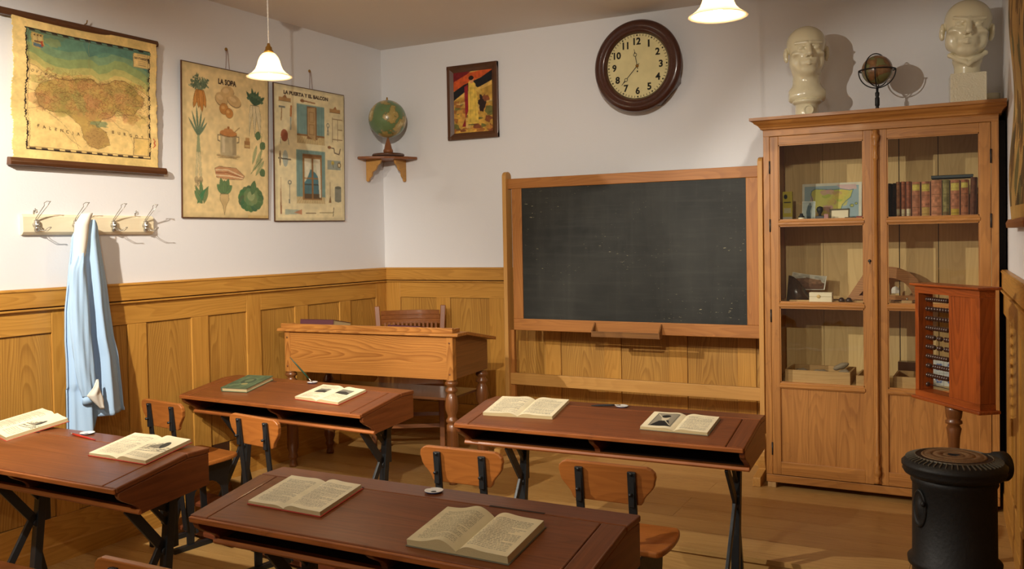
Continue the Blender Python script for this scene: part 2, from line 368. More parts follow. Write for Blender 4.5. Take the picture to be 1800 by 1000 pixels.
class Canvas:
    """albedo raster, units = cells; origin bottom-left; drawn at ss x and averaged down"""
    def __init__(s, w, h, bg, ss=2):
        s.w, s.h, s.ss = w, h, ss; s.a = np.zeros((h*ss, w*ss, 3)); s.a[:] = np.array(bg)/255.
    def _box(s, x0, x1, y0, y1):
        k = s.ss; X0 = max(0, int(x0*k)-1); X1 = min(s.w*k, int(x1*k)+2); Y0 = max(0, int(y0*k)-1); Y1 = min(s.h*k, int(y1*k)+2)
        if X0 >= X1 or Y0 >= Y1: return None
        ys, xs = np.mgrid[Y0:Y1, X0:X1]; return (slice(Y0, Y1), slice(X0, X1)), (xs+.5)/k, (ys+.5)/k
    def _put(s, sl, m, col, al):
        c = np.array(col)/255.; s.a[sl] = np.where(m[..., None], s.a[sl]*(1-al)+c*al, s.a[sl])
    def poly(s, pts, col, al=1):
        p = np.array(pts, float); b = s._box(p[:, 0].min(), p[:, 0].max(), p[:, 1].min(), p[:, 1].max())
        if b is None: return s
        sl, X, Y = b; ins = np.zeros(X.shape, bool); n = len(p)
        for i in range(n):
            x1, y1 = p[i]; x2, y2 = p[(i+1) % n]
            if y1 == y2: continue
            c = ((y1 > Y) != (y2 > Y)) & (X < (x2-x1)*(Y-y1)/(y2-y1)+x1); ins ^= c
        s._put(sl, ins, col, al); return s
    def rect(s, x0, y0, x1, y1, col, al=1): return s.poly([(x0, y0), (x1, y0), (x1, y1), (x0, y1)], col, al)
    def frame(s, x0, y0, x1, y1, w, col):
        s.rect(x0, y0, x1, y0+w, col); s.rect(x0, y1-w, x1, y1, col); s.rect(x0, y0, x0+w, y1, col); s.rect(x1-w, y0, x1, y1, col); return s
    def ell(s, cx, cy, rx, ry, col, rot=0, al=1):
        R = max(rx, ry); b = s._box(cx-R, cx+R, cy-R, cy+R)
        if b is None: return s
        sl, X, Y = b; c, q = math.cos(rot), math.sin(rot); u = (X-cx)*c+(Y-cy)*q; v = -(X-cx)*q+(Y-cy)*c
        s._put(sl, (u/rx)**2+(v/ry)**2 < 1, col, al); return s
    def line(s, pts, w, col, al=1, w2=None):
        n = len(pts)-1
        for i in range(n):
            (x1, y1), (x2, y2) = pts[i], pts[i+1]; ww = w if w2 is None else w+(w2-w)*i/max(1, n-1); ww = max(ww, .6/s.ss)
            b = s._box(min(x1, x2)-ww, max(x1, x2)+ww, min(y1, y2)-ww, max(y1, y2)+ww)
            if b is None: continue
            sl, X, Y = b; dx, dy = x2-x1, y2-y1; L2 = dx*dx+dy*dy+1e-9; t = np.clip(((X-x1)*dx+(Y-y1)*dy)/L2, 0, 1)
            s._put(sl, (X-x1-t*dx)**2+(Y-y1-t*dy)**2 < (ww/2)**2, col, al)
        return s
    def text(s, txt, cx, cy, h, col, w=None, bold=.0, al=1, rot=0):
        T, tw, th = text_tris(txt, bold); sy = h/max(th, 1e-6); sx = (w/tw) if w else sy
        cr, sr = math.cos(rot), math.sin(rot)
        for t in T:
            u = (t[:, 0]-tw/2)*sx; v = (t[:, 1]-th/2)*sy
            s.poly(np.stack([cx+u*cr-v*sr, cy+u*sr+v*cr], 1), col, al)
        return s
    def noise(s, amp, cell, seed=0, tint=(1, 1, 1)):
        r = np.random.RandomState(seed); H, W_ = s.a.shape[:2]; c = max(2, int(cell*s.ss))
        g = r.rand(H//c+3, W_//c+3); ys = np.arange(H)/c; xs = np.arange(W_)/c
        y0 = ys.astype(int); x0 = xs.astype(int); fy = (ys-y0)[:, None]; fx = (xs-x0)[None]; fy = fy*fy*(3-2*fy); fx = fx*fx*(3-2*fx)
        n = (g[y0][:, x0]*(1-fy)*(1-fx)+g[y0+1][:, x0]*fy*(1-fx)+g[y0][:, x0+1]*(1-fy)*fx+g[y0+1][:, x0+1]*fy*fx)-.5
        s.a *= 1+n[..., None]*amp*np.array(tint); return s
    def lines_of_text(s, x0, y0, x1, y1, n, col=(96, 90, 78), al=.55, seed=1, gap=.45):
        r = random.Random(seed); lh = (y1-y0)/n
        for i in range(n):
            y = y1-lh*(i+.75); x = x0+(r.random()*.05+(.06 if r.random() < .15 else 0))*(x1-x0); end = x1 if r.random() > .15 else x0+(x1-x0)*(.4+.5*r.random())
            while x < end:
                w = (x1-x0)*(.03+.09*r.random()); s.rect(x, y, min(x+w, end), y+lh*gap, col, al*(.7+.3*r.random())); x += w+(x1-x0)*.018
        return s
    def out(s):
        k = s.ss; a = s.a.reshape(s.h, k, s.w, k, 3).mean((1, 3)); a = np.clip(a, 0, 1)
        return np.where(a <= .04045, a/12.92, ((a+.055)/1.055)**2.4)
def print_mesh(name, cv, surf, mat, parent=None, smooth=True, keep=None):
    """grid mesh of faces, one per canvas cell; surf(u,v) arrays in 0..1 -> xyz arrays"""
    w, h = cv.w, cv.h; a = cv.out()
    U, V = np.meshgrid(np.arange(w+1)/w, np.arange(h+1)/h); x, y, z = surf(U, V)
    co = np.stack([x*np.ones_like(U), y*np.ones_like(U), z*np.ones_like(U)], -1).reshape(-1, 3)
    i = np.arange(w)[None]+np.arange(h)[:, None]*(w+1); f = np.stack([i, i+1, i+w+2, i+w+1], -1).reshape(-1, 4); cols = a.reshape(-1, 3)
    if keep is not None: k = keep(w, h).reshape(-1); f = f[k]; cols = cols[k]
    me = bpy.data.meshes.new(name); nf = len(f)
    me.vertices.add(len(co)); me.vertices.foreach_set('co', co.ravel()); me.loops.add(nf*4); me.loops.foreach_set('vertex_index', f.ravel().astype(np.int32))
    me.polygons.add(nf); me.polygons.foreach_set('loop_start', (np.arange(nf)*4).astype(np.int32)); me.polygons.foreach_set('loop_total', np.full(nf, 4, np.int32))
    me.update(calc_edges=True); me.polygons.foreach_set('use_smooth', [smooth]*nf)
    at = me.attributes.new('paint', 'FLOAT_COLOR', 'CORNER'); c4 = np.ones((nf, 4, 4)); c4[:, :, :3] = cols[:, None, :]
    at.data.foreach_set('color', c4.ravel())
    me.materials.append(mat); o = bpy.data.objects.new(name, me); COL.objects.link(o)
    if parent: o.parent = parent
    return o

# ================================================================== THE SETTING
HP = .14; PY = -1.62; H = 2.99
def frame_T(o, s, d):
    s = Vector((*s, 0)).normalized(); d = Vector((*d, 0)).normalized()
    m = Matrix((s, d, Vector((0, 0, 1)))).transposed().to_4x4(); m.translation = Vector(o); return m
TL = frame_T((0, 0, 0), (0, -1), (1, 0)); TB = frame_T((0, 0, 0), (1, 0), (0, -1)); TR = frame_T((4.115, 0, 0), (.05, -1), (-1, -.05))
fb = MB()
y = PY
random.seed(3)
yy = -7.4
while yy < PY-.001:                                   # boards of the lower floor run across the room
    y2 = min(yy+.145, PY); x = -.1
    while x < 4.9:
        x2 = min(x+random.uniform(1.2, 2.6), 4.9); fb.box(x, x2-.002, yy, y2-.0025, -.03, 0); x = x2
    yy = y2
fb.box(-.1, 4.9, -7.4, PY, -.06, -.028, 1)
struct(fb.obj('floor', [M['floor'], M['groove']]))
pb = MB(); yy = PY
k = 0
while yy < 0:
    w = .06 if k == 0 else .175
    y2 = min(yy+w, .02); x = 0
    while x < 4.4:
        x2 = min(x+random.uniform(.9, 2.4), 4.4) if k else 4.4; pb.box(x, x2-.0015, yy-(.012 if k == 0 else 0), y2-.002, HP-.022, HP); x = x2
    yy = y2; k += 1
pb.box(0, 4.4, PY+.004, .02, HP-.03, HP-.021, 1); pb.box(0, 4.4, PY, PY+.02, -.02, HP-.0215); pb.box(0, 4.4, PY+.02, .02, -.02, HP-.029, 1)
struct(pb.obj('floor_platform', [M['floor'], M['groove']]))
def wallobj(name, T, L, z1=H, th=.12):
    m = MB(); m.T = T; m.box(-.12, L, -th, 0, -.06, z1); return struct(m.obj(name, M['wallpaint']))
wallobj('wall_left', TL, 7.4); wallobj('wall_back', TB, 4.3); wallobj('wall_right', TR, 7.4)
m = MB(); m.box(-.2, 4.9, -7.4, .12, H, H+.1); struct(m.obj('ceiling', M['ceilpaint']))
def wainscot(name, T, L, panels, mains, splits, prop=''):
    """panels in s; between them stiles; mains reach the cap rail"""
    root = bpy.data.objects.new(name, None); COL.objects.link(root); root['kind'] = 'structure'
    m = MB(); m.T = T
    m.box(0, L, .003, .030, 1.262, 1.354); m.box(0, L, .003, .034, 1.340, 1.350)
    m.box(0, L, .003, .036, 1.246, 1.256)
    m.obj('cap_rail', M['wains'], root, .003)
    g = MB(); g.T = T; g.box(0, L, .002, .012, .0, 1.30); g.obj('backing', M['groove'], root)
    r = MB(); r.T = T
    xs = [0]+[p for q in mains for p in q]
    bays = []
    for i in range(len(mains)-1): bays.append((mains[i][1], mains[i+1][0]))
    if mains[-1][1] < L: bays.append((mains[-1][1], L))
    for a, b in bays: r.box(a, min(b, L), .005, .022, 1.134, 1.246, 0, 0)
    for a, b, z0 in splits: r.box(a, b, .005, .022, z0-.135, z0, 0, 0)
    r.obj('rail', M['wains'], root, .003)
    st = MB(); st.T = T
    def zb(a):
        for p, q, z0 in splits:
            if p <= a < q: return z0
        return .23
    for a, b in mains:
        if a < L: st.box(a, min(b, L), .005, .0225, zb((a+b)/2)-.0, 1.246, 0, 2)
    for (a, b), (c, d) in zip(panels, panels[1:]):
        if not any(b-.01 <= p <= c+.01 for p, q in mains) and b < L: st.box(b, min(c, L), .005, .022, zb(b), 1.134, 0, 2)
    st.obj('stile', M['wains'], root, .003)
    for a, b in panels:
        if a >= L: continue
        b = min(b, L); z0 = zb((a+b)/2); p = MB(); p.T = T
        w = (b-a); k = 2 if w > .2 else 1
        p.box(a+.002, b-.002, .004, .0135, z0+.003, 1.131, 0, 2)
        p.obj('panel', M['wpanel'], root)
    return root
pl, ml = [], [(0, .15)]
for u in range(6):
    o = u*1.298
    if u == 0: pl += [(.15, .45), (.571, .902), (1.03, 1.341)]
    else: pl += [(o+.165, o+.47), (o+.596, o+.906), (o+1.026, o+1.342)]
    ml.append((o+1.342, o+1.463))
wainscot('trim_1', TL, 7.3, pl, ml, [(0, 1.62, .365), (1.62, 7.3, .228)])
plb, mlb = [], [(0, .149)]
for u in range(3):
    o = u*1.32
    plb += [(o+.149, o+.469), (o+.587, o+.916), (o+1.035, o+1.355)]; mlb.append((o+1.355, o+1.469))
wainscot('trim_2', TB, 4.11, plb, mlb, [(0, 4.2, .365)])
wainscot('trim_3', TR, 7.3, [(a-.05, b-.05) for a, b in pl if a > .3], [(a, b) for a, b in ml], [(0, 1.62, .365), (1.62, 7.3, .228)])
def baseb(name, T, a, b, z0, hgt=.10):
    m = MB(); m.T = T
    m.prism([(0, z0), (.026, z0), (.026, z0+hgt-.012), (.020, z0+hgt), (0, z0+hgt)], 'x', a, b)
    return struct(m.obj(name, M['wains']))
baseb('baseboard_left', TL, 1.62, 7.3, 0); baseb('baseboard_left_platform', TL, 0.02, 1.62, HP); baseb('baseboard_back', TB, 0.02, 4.1, HP)
baseb('baseboard_right', TR, 1.62, 7.3, 0); baseb('baseboard_right_platform', TR, .02, 1.62, HP)
g = MB(); g.box(4.098, 4.128, -.40, -.02, HP+.1, 2.10)  # dark strip standing in for the shade in the gap between cabinet and wall
struct(g.obj('gap_shade_strip', M['darkgap']))

# ================================================================== PENDANT LAMPS
def pendant(x, y, label):
    zb = 2.343; t = thing('pendant_lamp', label, 'lamp', (x, y, H-.0), group='pendant lamps')
    m = MB(); m.lathe([(.001, -.001), (.05, -.001), (.05, -.014), (.032, -.035), (.012, -.045), (.001, -.046)], seg=24); m.obj('ceiling_rose', M['white'], t)
    top = zb+.155-H
    m = MB(); n = 90
    for q in (0, PI):
        m.tube([(.0016*math.cos(q+i*.9), .0016*math.sin(q+i*.9), -.04+(top+.04)*i/n) for i in range(n+1)], .0022, 6)
    m.obj('cord', M['cord'], t)
    m = MB(); m.lathe([(.001, top+.005), (.006, top+.005), (.009, top-.008), (.015, top-.014), (.016, top-.026), (.021, top-.030), (.022, top-.040), (.001, top-.040)], seg=24); m.obj('socket', M['brass'], t)
    z = zb-H
    prof = [(.019, z+.115), (.030, z+.110), (.042, z+.096), (.050, z+.078), (.056, z+.055), (.064, z+.036), (.078, z+.020), (.094, z+.008), (.106, z+.001)]
    prof2 = [(r-.003, h-.002) for r, h in prof[::-1]]
    m = MB(); m.open = True
    m.lathe(prof+prof2, seg=72, wob=lambda a, h: .018*abs(math.sin(a*9))*max(0, 1-(h-z)/.05)); m.obj('shade', M['shade'], t)
    m = MB(); m.ball((0, 0, z+.045), .024, 16, sc=(1, 1, 1.25)); m.obj('bulb', M['bulb'], t)
    l = bpy.data.lights.new('bulb_light', 'POINT'); l.energy = 3; l.color = (1, .76, .48); l.shadow_soft_size = .03
    lo = bpy.data.objects.new('bulb_light', l); COL.objects.link(lo); lo.parent = t; lo.location = (0, 0, z-.01)
    return t
pendant(1.041, -2.30, 'lit opal glass pendant lamp hanging in front of the illustrated wall charts')
pendant(3.205, -2.30, 'lit opal glass pendant lamp at the top edge, right of the wall clock')

# ================================================================== SCHOOL DESKS
def scurve(y0, z0, y1, z1, n=8, amp=.02):
    out = []
    for i in range(n+1):
        t = i/n; out.append((y0+(y1-y0)*t+amp*math.sin(2*PI*t), z0+(z1-z0)*t))
    return out
LD = 1.32
def school_desk(label, loc, rz):
    t = thing('school_desk', label, 'school desk', loc, rz, 'two seat school desks'); h = LD/2
    m = MB()
    m.box(-h, h, -.105, .004, .750, .770)                                      # flat rear strip
    a = math.atan2(.770-.717, .305)
    m.T = Matrix.Translation((0, -.108, .770)) @ Matrix.Rotation(a, 4, 'X')
    m.box(-h+.075, h-.075, -.312, 0, -.020, 0); m.box(-h, -h+.073, -.312, 0, -.020, 0, 0, 1); m.box(h-.073, h, -.312, 0, -.020, 0, 0, 1)
    m.obj('desktop', M['desk'], t, .005, 3)
    m = MB(); m.T = Matrix.Translation((0, -.108, .770)) @ Matrix.Rotation(a, 4, 'X')
    m.box(-h+.004, h-.004, -.322, -.312, -.021, -.002); m.obj('front_edge', M['deskedge'], t, .004, 3)
    prof = [(-.002, .750), (-.105, .750), (-.40, .699)]+scurve(-.405, .696, -.315, .600, 8, -.016)+[(-.002, .628)]
    for sx in (-1, 1):
        m = MB(); x = sx*(h-.013); m.prism(prof, 'x', x-.012, x+.012, 0, 1); m.obj('side_panel', M['desk'], t, .003)
    m = MB(); m.prism([(-.02, .745), (-.105, .745), (-.38, .700)]+scurve(-.385, .696, -.31, .612, 8, -.014)+[(-.02, .632)], 'x', -.012, .012, 0, 1); m.obj('divider', M['desk'], t, .003)
    m = MB(); m.box(-h+.026, h-.026, -.018, -.002, .628, .750); m.obj('back_board', M['desk'], t)
    m = MB(); m.prism([(-.018, .640), (-.018, .628), (-.30, .601), (-.30, .613)], 'x', -h+.026, h-.026, 0, 0); m.obj('book_shelf', M['deskin'], t)
    m = MB(); m.prism([(-.298, .600), (-.322, .598), (-.328, .606), (-.322, .617), (-.298, .618)], 'x', -h+.002, h-.002, 0, 0); m.obj('shelf_lip', M['deskedge'], t, .002)
    for sx in (-.32, .32): m = MB(); m.box(sx-.09, sx+.09, -.104, -.094, .7695, .7704); m.obj('pen_groove', M['deskin'], t)
    for sx in (-1, 1):
        x = h-.10 if sx > 0 else -.45; f = MB()
        f.bar((x, -.10, .628), (x, -.17, .02), .034, .034); f.bar((x, -.10, .62), (x, -.10, .40), .012, .05)
        f.prism([(-.29, .603), (-.03, .626), (-.06, .58), (-.12, .54), (-.20, .58)], 'x', x-.006, x+.006)
        f.bar((x, -.295, .600), (x, -.135, .40), .014, .038); f.bar((x, -.215, .608), (x, -.125, .50), .014, .018)
        f.bar((x, -.145, .44), (x, -.40, .03), .014, .030)
        f.bar((x+.010*sx, -.135, .33), (x+.010*sx, -.06, .02), .010, .022)
        f.bar((x, -.42, .012), (x, .03, .012), .03, .024)
        f.tube([(x-.012, -.143, .40), (x+.012, -.143, .40)], .014, 10)
        pass
        f.obj('leg', M['iron'], t, .002)
    m = MB(); m.T = Matrix.Translation((0, -.38, .13)) @ Matrix.Rotation(.25, 4, 'X'); m.box(-h+.06, h-.06, -.055, .055, -.012, .012); m.obj('footrest', M['rail'], t, .004)
    return t
DESKS = {}
DESKS[3] = school_desk('red-brown school desk nearest the blackboard, right of the teacher desk', (2.548, -1.645, 0), math.radians(1.6))
def dcopy(k, label, loc, rz): DESKS[k] = copy_thing(DESKS[3], label, loc, rz)
dcopy(4, 'red-brown school desk at bottom centre, closest to the viewer', (2.553, -3.189, 0), .003)
dcopy(1, 'red-brown school desk by the hanging blue smock, at the far left edge', (.765, -3.083, 0), -.005)
dcopy(2, 'red-brown school desk just in front of the teacher desk, holding a closed green book', (.742, -1.645, 0), -.047)
for ch in DESKS[1].children:
    if ch.name.startswith('leg') and sum(v.co.x for v in ch.data.vertices) < 0: ch.location.x += .235
def on_desk(k, x, y, dz=0):
    """world point on the sloped top of desk k for desk-local x,y"""
    z = .770 if y > -.108 else .770+(y+.108)*math.tan(math.atan2(.053, .305))
    o = DESKS[k]; c, s = math.cos(o.rotation_euler.z), math.sin(o.rotation_euler.z)
    return (o.location.x+x*c-y*s, o.location.y+x*s+y*c, z+dz)
SLOPE = math.atan2(.053, .305)
def desk_local(k, X, Y):
    o = DESKS[k]; c, s = math.cos(-o.rotation_euler.z), math.sin(-o.rotation_euler.z); dx, dy = X-o.location.x, Y-o.location.y
    return dx*c-dy*s, dx*s+dy*c

# ================================================================== PUPILS' CHAIRS
def school_chair(label, loc, rz):
    t = thing('school_chair', label, 'chair', loc, rz, 'iron and wood school chairs')
    # local: backrest at y=0, seat towards +y
    def half(z0, z1, w0, w1):
        p = []; n = 10
        for i in range(n+1):
            u = i/n; e = (1-math.cos(PI*u))/2; p.append((w0+(w1-w0)*e, z0+(z1-z0)*u))
        return p
    out = [(-.125, .622), (.125, .622)]+[(.128, .627)]+half(.63, .705, .132, .176)+[(.181, .725), (.178, .742), (.166, .754), (.150, .760)]
    out = out+[(-x, z) for x, z in out[::-1] if x > .126]
    m = MB(); m.T = Matrix.Translation((0, 0, .69)) @ Matrix.Rotation(.10, 4, 'X') @ Matrix.Translation((0, 0, -.69))
    m.prism(out, 'y', -.009, .011, 0, 0); m.obj('backrest', M['seat'], t, .006, 3)
    sh = []
    for i in range(25):
        a = -PI/2+PI*i/24; sh.append((.145+.04*max(0, math.cos(a))**.7, .195+.130*math.sin(a)))
    sh = sh+[(-x, y) for x, y in sh[::-1]]
    m = MB(); m.T = Matrix.Translation((0, .1, .432)) @ Matrix.Rotation(.05, 4, 'X') @ Matrix.Translation((0, -.1, 0)); m.prism(sh, 'z', -.012, .012, 0, 0); m.obj('seat', M['seat'], t, .008, 3)
    for sx in (-.098, .098):
        f = MB(); f.bar((sx, -.022, .742), (sx, .045, .10), .030, .010); f.bar((sx, -.017, .742), (sx, -.018, .62), .022, .016)
        f.obj('strap', M['iron'], t, .002)
        b = MB()
        arch = [(.04, .415), (.33, .415), (.33, .39), (.31, .36), (.30, .30), (.31, .02), (.275, .02), (.265, .25)]+[(.18+.085*math.cos(q), .25+.075*math.sin(q)) for q in np.linspace(0.1, PI-.1, 9)]+[(.095, .2), (.09, .02), (.05, .02), (.05, .3)]
        b.prism(arch, 'x', sx-.005, sx+.005); b.bar((sx, -.03, .012), (sx, .37, .012), .03, .024)
        b.obj('leg', M['iron'], t, .001)
        q = MB()
        for z in (.735, .665): q.tube([(sx, -.034+(z-.7)*.1-.003*(z < .7), z), (sx, -.02, z)], .006, 8)
        q.obj('bolt', M['iron'], t)
    f = MB(); f.bar((-.098, .05, .36), (.098, .11, .07), .012, .022, 0, (0, 1, 0)); f.bar((.098, .05, .36), (-.098, .11, .07), .012, .022, 0, (0, 1, 0)); f.obj('cross_brace', M['iron'], t)
    m = MB(); m.box(-.28, .28, .17, .27, .025, .05); m.obj('foot_board', M['rail'], t, .004)
    return t
c0 = school_chair('wooden iron-strapped school chair with its seat visible, centre right, behind the nearest desk', (2.885, -2.64, 0), .03)
for lab, x, y, r in [('wooden school chair just right of the teacher desk leg, lit bright orange', 2.30, -2.66, .02),
                     ('wooden school chair in front of the closed green book, between two desks', 1.09, -2.50, -.16),
                     ('small-looking wooden school chair against the left wall panelling, right of the blue smock', .355, -2.39, -.14),
                     ('wooden school chair cut off by the bottom edge, its rounded backrest top showing', 2.235, -4.045, .02),
                     ('wooden school chair at the bottom left corner, only its seat edge showing', 1.07, -3.98, .02),
                     ]:
    n_ = copy_thing(c0, lab, (x, y, 0), r, 'iron and wood school chairs')
    if 'green book' in lab:
        for ch in list(n_.children):
            if ch.name.startswith('seat'): bpy.data.objects.remove(ch)

# ================================================================== BOOKS, INKWELLS, PENS ON THE DESKS
def desk_matrix(k, lx, ly, rot, flat=False):
    p = Vector(on_desk(k, lx, ly))
    return Matrix.Translation(p) @ Matrix.Rotation(DESKS[k].rotation_euler.z, 4, 'Z') @ (Matrix() if flat else Matrix.Rotation(SLOPE, 4, 'X')) @ Matrix.Rotation(rot, 4, 'Z')
def place(o, m): o.location = m.to_translation(); o.rotation_euler = m.to_euler(); return o
def page_art(w, h, seed, pic=None, n=26, tone=(234, 222, 188)):
    c = Canvas(w, h, tone); c.noise(.06, 14, seed)
    mx, my = w*.11, h*.09
    if pic is None: c.lines_of_text(mx, my, w-mx, h-my*1.3, n, seed=seed)
    else:
        x0, y0, x1, y1 = [q*(w if i % 2 == 0 else h) for i, q in enumerate(pic[:4])]
        if y0 > my+h*.12: c.lines_of_text(mx, my, w-mx, y0-h*.04, max(3, int(n*(y0-my)/h)), seed=seed)
        if y1 < h*.80: c.lines_of_text(mx, y1+h*.04, w-mx, h-my, max(3, int(n*(h-y1)/h)), seed=seed+1)
        r = random.Random(seed); kind = pic[4]
        if kind == 'scene':
            for i in range(70):
                x = x0+(x1-x0)*r.random(); yb = y0+(y1-y0)*(.15+.6*r.random()*(1-abs((x-(x0+x1)/2)/(x1-x0))))
                c.line([(x, yb), (x+(x1-x0)*.18*r.random(), yb+(y1-y0)*.08*(r.random()-.3))], .7, (60, 58, 52), .75)
            c.poly([(x0+(x1-x0)*.25, y0+(y1-y0)*.3), (x0+(x1-x0)*.5, y0+(y1-y0)*.75), (x0+(x1-x0)*.75, y0+(y1-y0)*.35)], (120, 112, 96), .8)
            c.ell(x0+(x1-x0)*.68, y0+(y1-y0)*.62, (x1-x0)*.12, (y1-y0)*.25, (56, 54, 50), .2, .9)
            c.line([(x0, y0+(y1-y0)*.1), (x1, y0+(y1-y0)*.32)], 1.0, (50, 48, 44)); c.line([(x0+(x1-x0)*.1, y0), (x1, y0+(y1-y0)*.2)], 1.2, (50, 48, 44))
        if kind == 'block':
            c.rect(x0, y0, x1, y1, (130, 124, 108)); c.poly([(x0, y0), (x1, y0), (x1, y0+(y1-y0)*.35), (x0+(x1-x0)*.5, y0+(y1-y0)*.65), (x0, y0+(y1-y0)*.4)], (66, 62, 56))
        if kind == 'portrait':
            c.rect(x0, y0, x1, y1, (150, 142, 124)); c.frame(x0, y0, x1, y1, 1, (70, 66, 60))
            c.ell((x0+x1)/2, y0+(y1-y0)*.62, (x1-x0)*.17, (y1-y0)*.2, (206, 194, 164)); c.ell((x0+x1)/2-1, y0+(y1-y0)*.76, (x1-x0)*.2, (y1-y0)*.11, (40, 38, 36))
            c.poly([(x0+2, y0+1), (x1-2, y0+1), (x0+(x1-x0)*.72, y0+(y1-y0)*.45), (x0+(x1-x0)*.3, y0+(y1-y0)*.4)], (44, 42, 40)); c.line([(x0+2, y1-4), (x1-4, y0+6)], 1.5, (210, 200, 172))
    return c
def open_book(label, k, lx, ly, rot, W_, Hh, tl, tr, cover, artL, artR, tone=(196, 176, 132), covth=.003, over=.004, lift=0):
    t = thing('open_book', label, 'book', group='open books on the school desks'); place(t, desk_matrix(k, lx, ly, rot))
    w = W_/2
    if cover:
        m = MB(); m.box(-w-over, -.006, -Hh/2-over, Hh/2+over, 0.0005, covth); m.box(.006, w+over, -Hh/2-over, Hh/2+over, .0005, covth); m.box(-.007, .007, -Hh/2-over, Hh/2+over, .0002, covth*.7)
        m.obj('cover', cover, t, .001)
    z0 = covth if cover else .0005
    def prof(u, T, lf=0):            # u 0 at spine .. 1 at outer edge
        rise = 1-np.exp(-u*9)*(1-.18); hump = 1+.30*np.exp(-((u-.22)/.2)**2)
        return z0+T*rise*hump*(1-.12*u)+.0006+lf*np.exp(-((u-.35)/.25)**2)
    for sgn, T, art, lf in ((-1, tl, artL, lift), (1, tr, artR, 0)):
        n = 24; us = [i/n for i in range(n+1)]
        top = [(sgn*u*w, float(prof(np.array(u), T, lf))-.0004) for u in us]
        m = MB(); m.prism([(0, z0)]+top+[(sgn*w*1.0, z0)], 'y', -Hh/2, Hh/2, 0, 0)
        m.obj('page_block', plain_page if tone is None else M['pageedge'], t)
        if sgn < 0: sf = lambda U, V, T=T, lf=lf: (-(1-U)*w, (V-.5)*Hh, prof(1-U, T, lf))
        else: sf = lambda U, V, T=T, lf=lf: (U*w, (V-.5)*Hh, prof(U, T, lf))
        print_mesh('page', art, sf, M['page'], t)
    return t
M['pageedge'] = plain('page_edges', rgb(198, 178, 132), .85, bump=.3, bscale=300)
M['coverred'] = plain('red_cover', rgb(168, 52, 38), .6, var=.15); M['covergrey'] = plain('grey_cover', rgb(110, 104, 84), .7, var=.15)
open_book('open book with red cover edges on the nearest desk, left of the inkwell', 4, -.375, -.208, -.02, .293, .198, .009, .014, M['coverred'], page_art(80, 108, 3, n=30), page_art(80, 108, 4, n=30))
open_book('thick cream open book at the right end of the nearest desk, pages bulging', 4, .290, -.280, -.02, .315, .206, .018, .022, M['covergrey'], page_art(84, 110, 5, n=27, tone=(218, 204, 164)), page_art(84, 110, 6, n=22, tone=(230, 216, 176)), lift=.012)
open_book('open coverless book with plain text pages on the desk before the blackboard, left end', 3, -.400, -.186, .05, .345, .225, .016, .016, None, page_art(56, 72, 7, n=22), page_art(56, 72, 8, n=22))
open_book('open book with a dark portrait engraving on its left page, near the cabinet', 3, .348, -.232, -.03, .29, .185, .012, .012, M['covergrey'], page_art(52, 66, 9, (.18, .12, .86, .92, 'portrait')), page_art(52, 66, 10, n=20))
open_book('open red-covered book with two small grey pictures, in front of the teacher desk', 2, .290, -.226, -.06, .315, .205, .013, .013, M['coverred'], page_art(52, 66, 11, (.3, .45, .8, .72, 'block'), n=20), page_art(52, 66, 12, (.2, .5, .75, .8, 'block'), n=20))
open_book('open red-edged book with a wide landscape engraving, right of the red pen', 1, .425, -.124, -.01, .322, .212, .010, .014, M['coverred'], page_art(72, 96, 13, n=26), page_art(72, 96, 14, (.08, .3, .95, .85, 'scene'), n=26))
OB_ = open_book('open book with a small engraving, cut off by the left edge of the photo', 1, -.395, -.055, -.25, .29, .25, .014, .016, M['coverred'], page_art(64, 88, 15, n=26), page_art(64, 88, 16, (.2, .35, .9, .8, 'scene'), n=26))
OB_.location.z += .007
t = thing('closed_book', 'closed green cloth book on the desk in front of the teacher desk', 'book'); place(t, desk_matrix(2, -.352, -.200, .10))
m = MB(); m.box(-.088, .088, -.108, .108, .004, .022); m.obj('page_block', M['pageedge'], t)
m = MB(); m.box(-.092, .092, -.112, .112, .0005, .004); m.box(-.092, -.086, -.112, .112, .002, .024); m.obj('cover', plain('green_cloth', rgb(84, 100, 72), .7, var=.2), t, .001)
c = Canvas(60, 72, (92, 108, 78)); c.noise(.25, 6, 5); c.frame(3, 3, 57, 69, 1.2, (60, 70, 54)); c.frame(8, 8, 52, 64, 1, (64, 74, 56)); c.ell(30, 40, 14, 15, (70, 84, 64)); c.ell(34, 24, 7, 5, (150, 140, 90)); c.ell(30, 42, 8, 9, (104, 116, 82))
print_mesh('cover_print', c, lambda U, V: ((U-.5)*.184, (V-.5)*.224, .0245+0*U), M['print'], t)
m = MB(); m.box(-.092, .092, -.112, .112, .0215, .0243)
m.obj('front_cover', bpy.data.materials['green_cloth'], t)

def inkwell(label, k, lx, ly):
    t = thing('inkwell', label, 'inkwell', group='porcelain inkwells on the school desks'); place(t, desk_matrix(k, lx, ly, 0, True))
    m = MB(); m.open = True
    m.lathe([(.0001, .0042), (.012, .0044), (.022, .0062), (.028, .0082), (.0295, .0078), (.028, .004), (.022, .0005)], (0, 0, 0), 48, wob=lambda a, h: -.20*math.exp(-((a-2.7)/.22)**2)); m.obj('dish', M['white'], t)
    m = MB(); m.open = True; m.lathe([(.0293, .0066), (.0290, .0046), (.0270, .0026)], (0, 0, 0), 48, wob=lambda a, h: -.20*math.exp(-((a-2.7)/.22)**2)); m.obj('rim', M['blue'], t)
    m = MB(); m.lathe([(.0001, .0052), (.0085, .0052), (.0085, .0042), (.0001, .0042)], (.004, -.008, 0), 24); m.obj('ink', M['black'], t)
    return t
inkwell('white porcelain inkwell with blue rim on the nearest desk, no pen in it', 4, .003, -.050)
inkwell('white porcelain inkwell beside the black pen, below the blackboard', 3, .022, -.052)
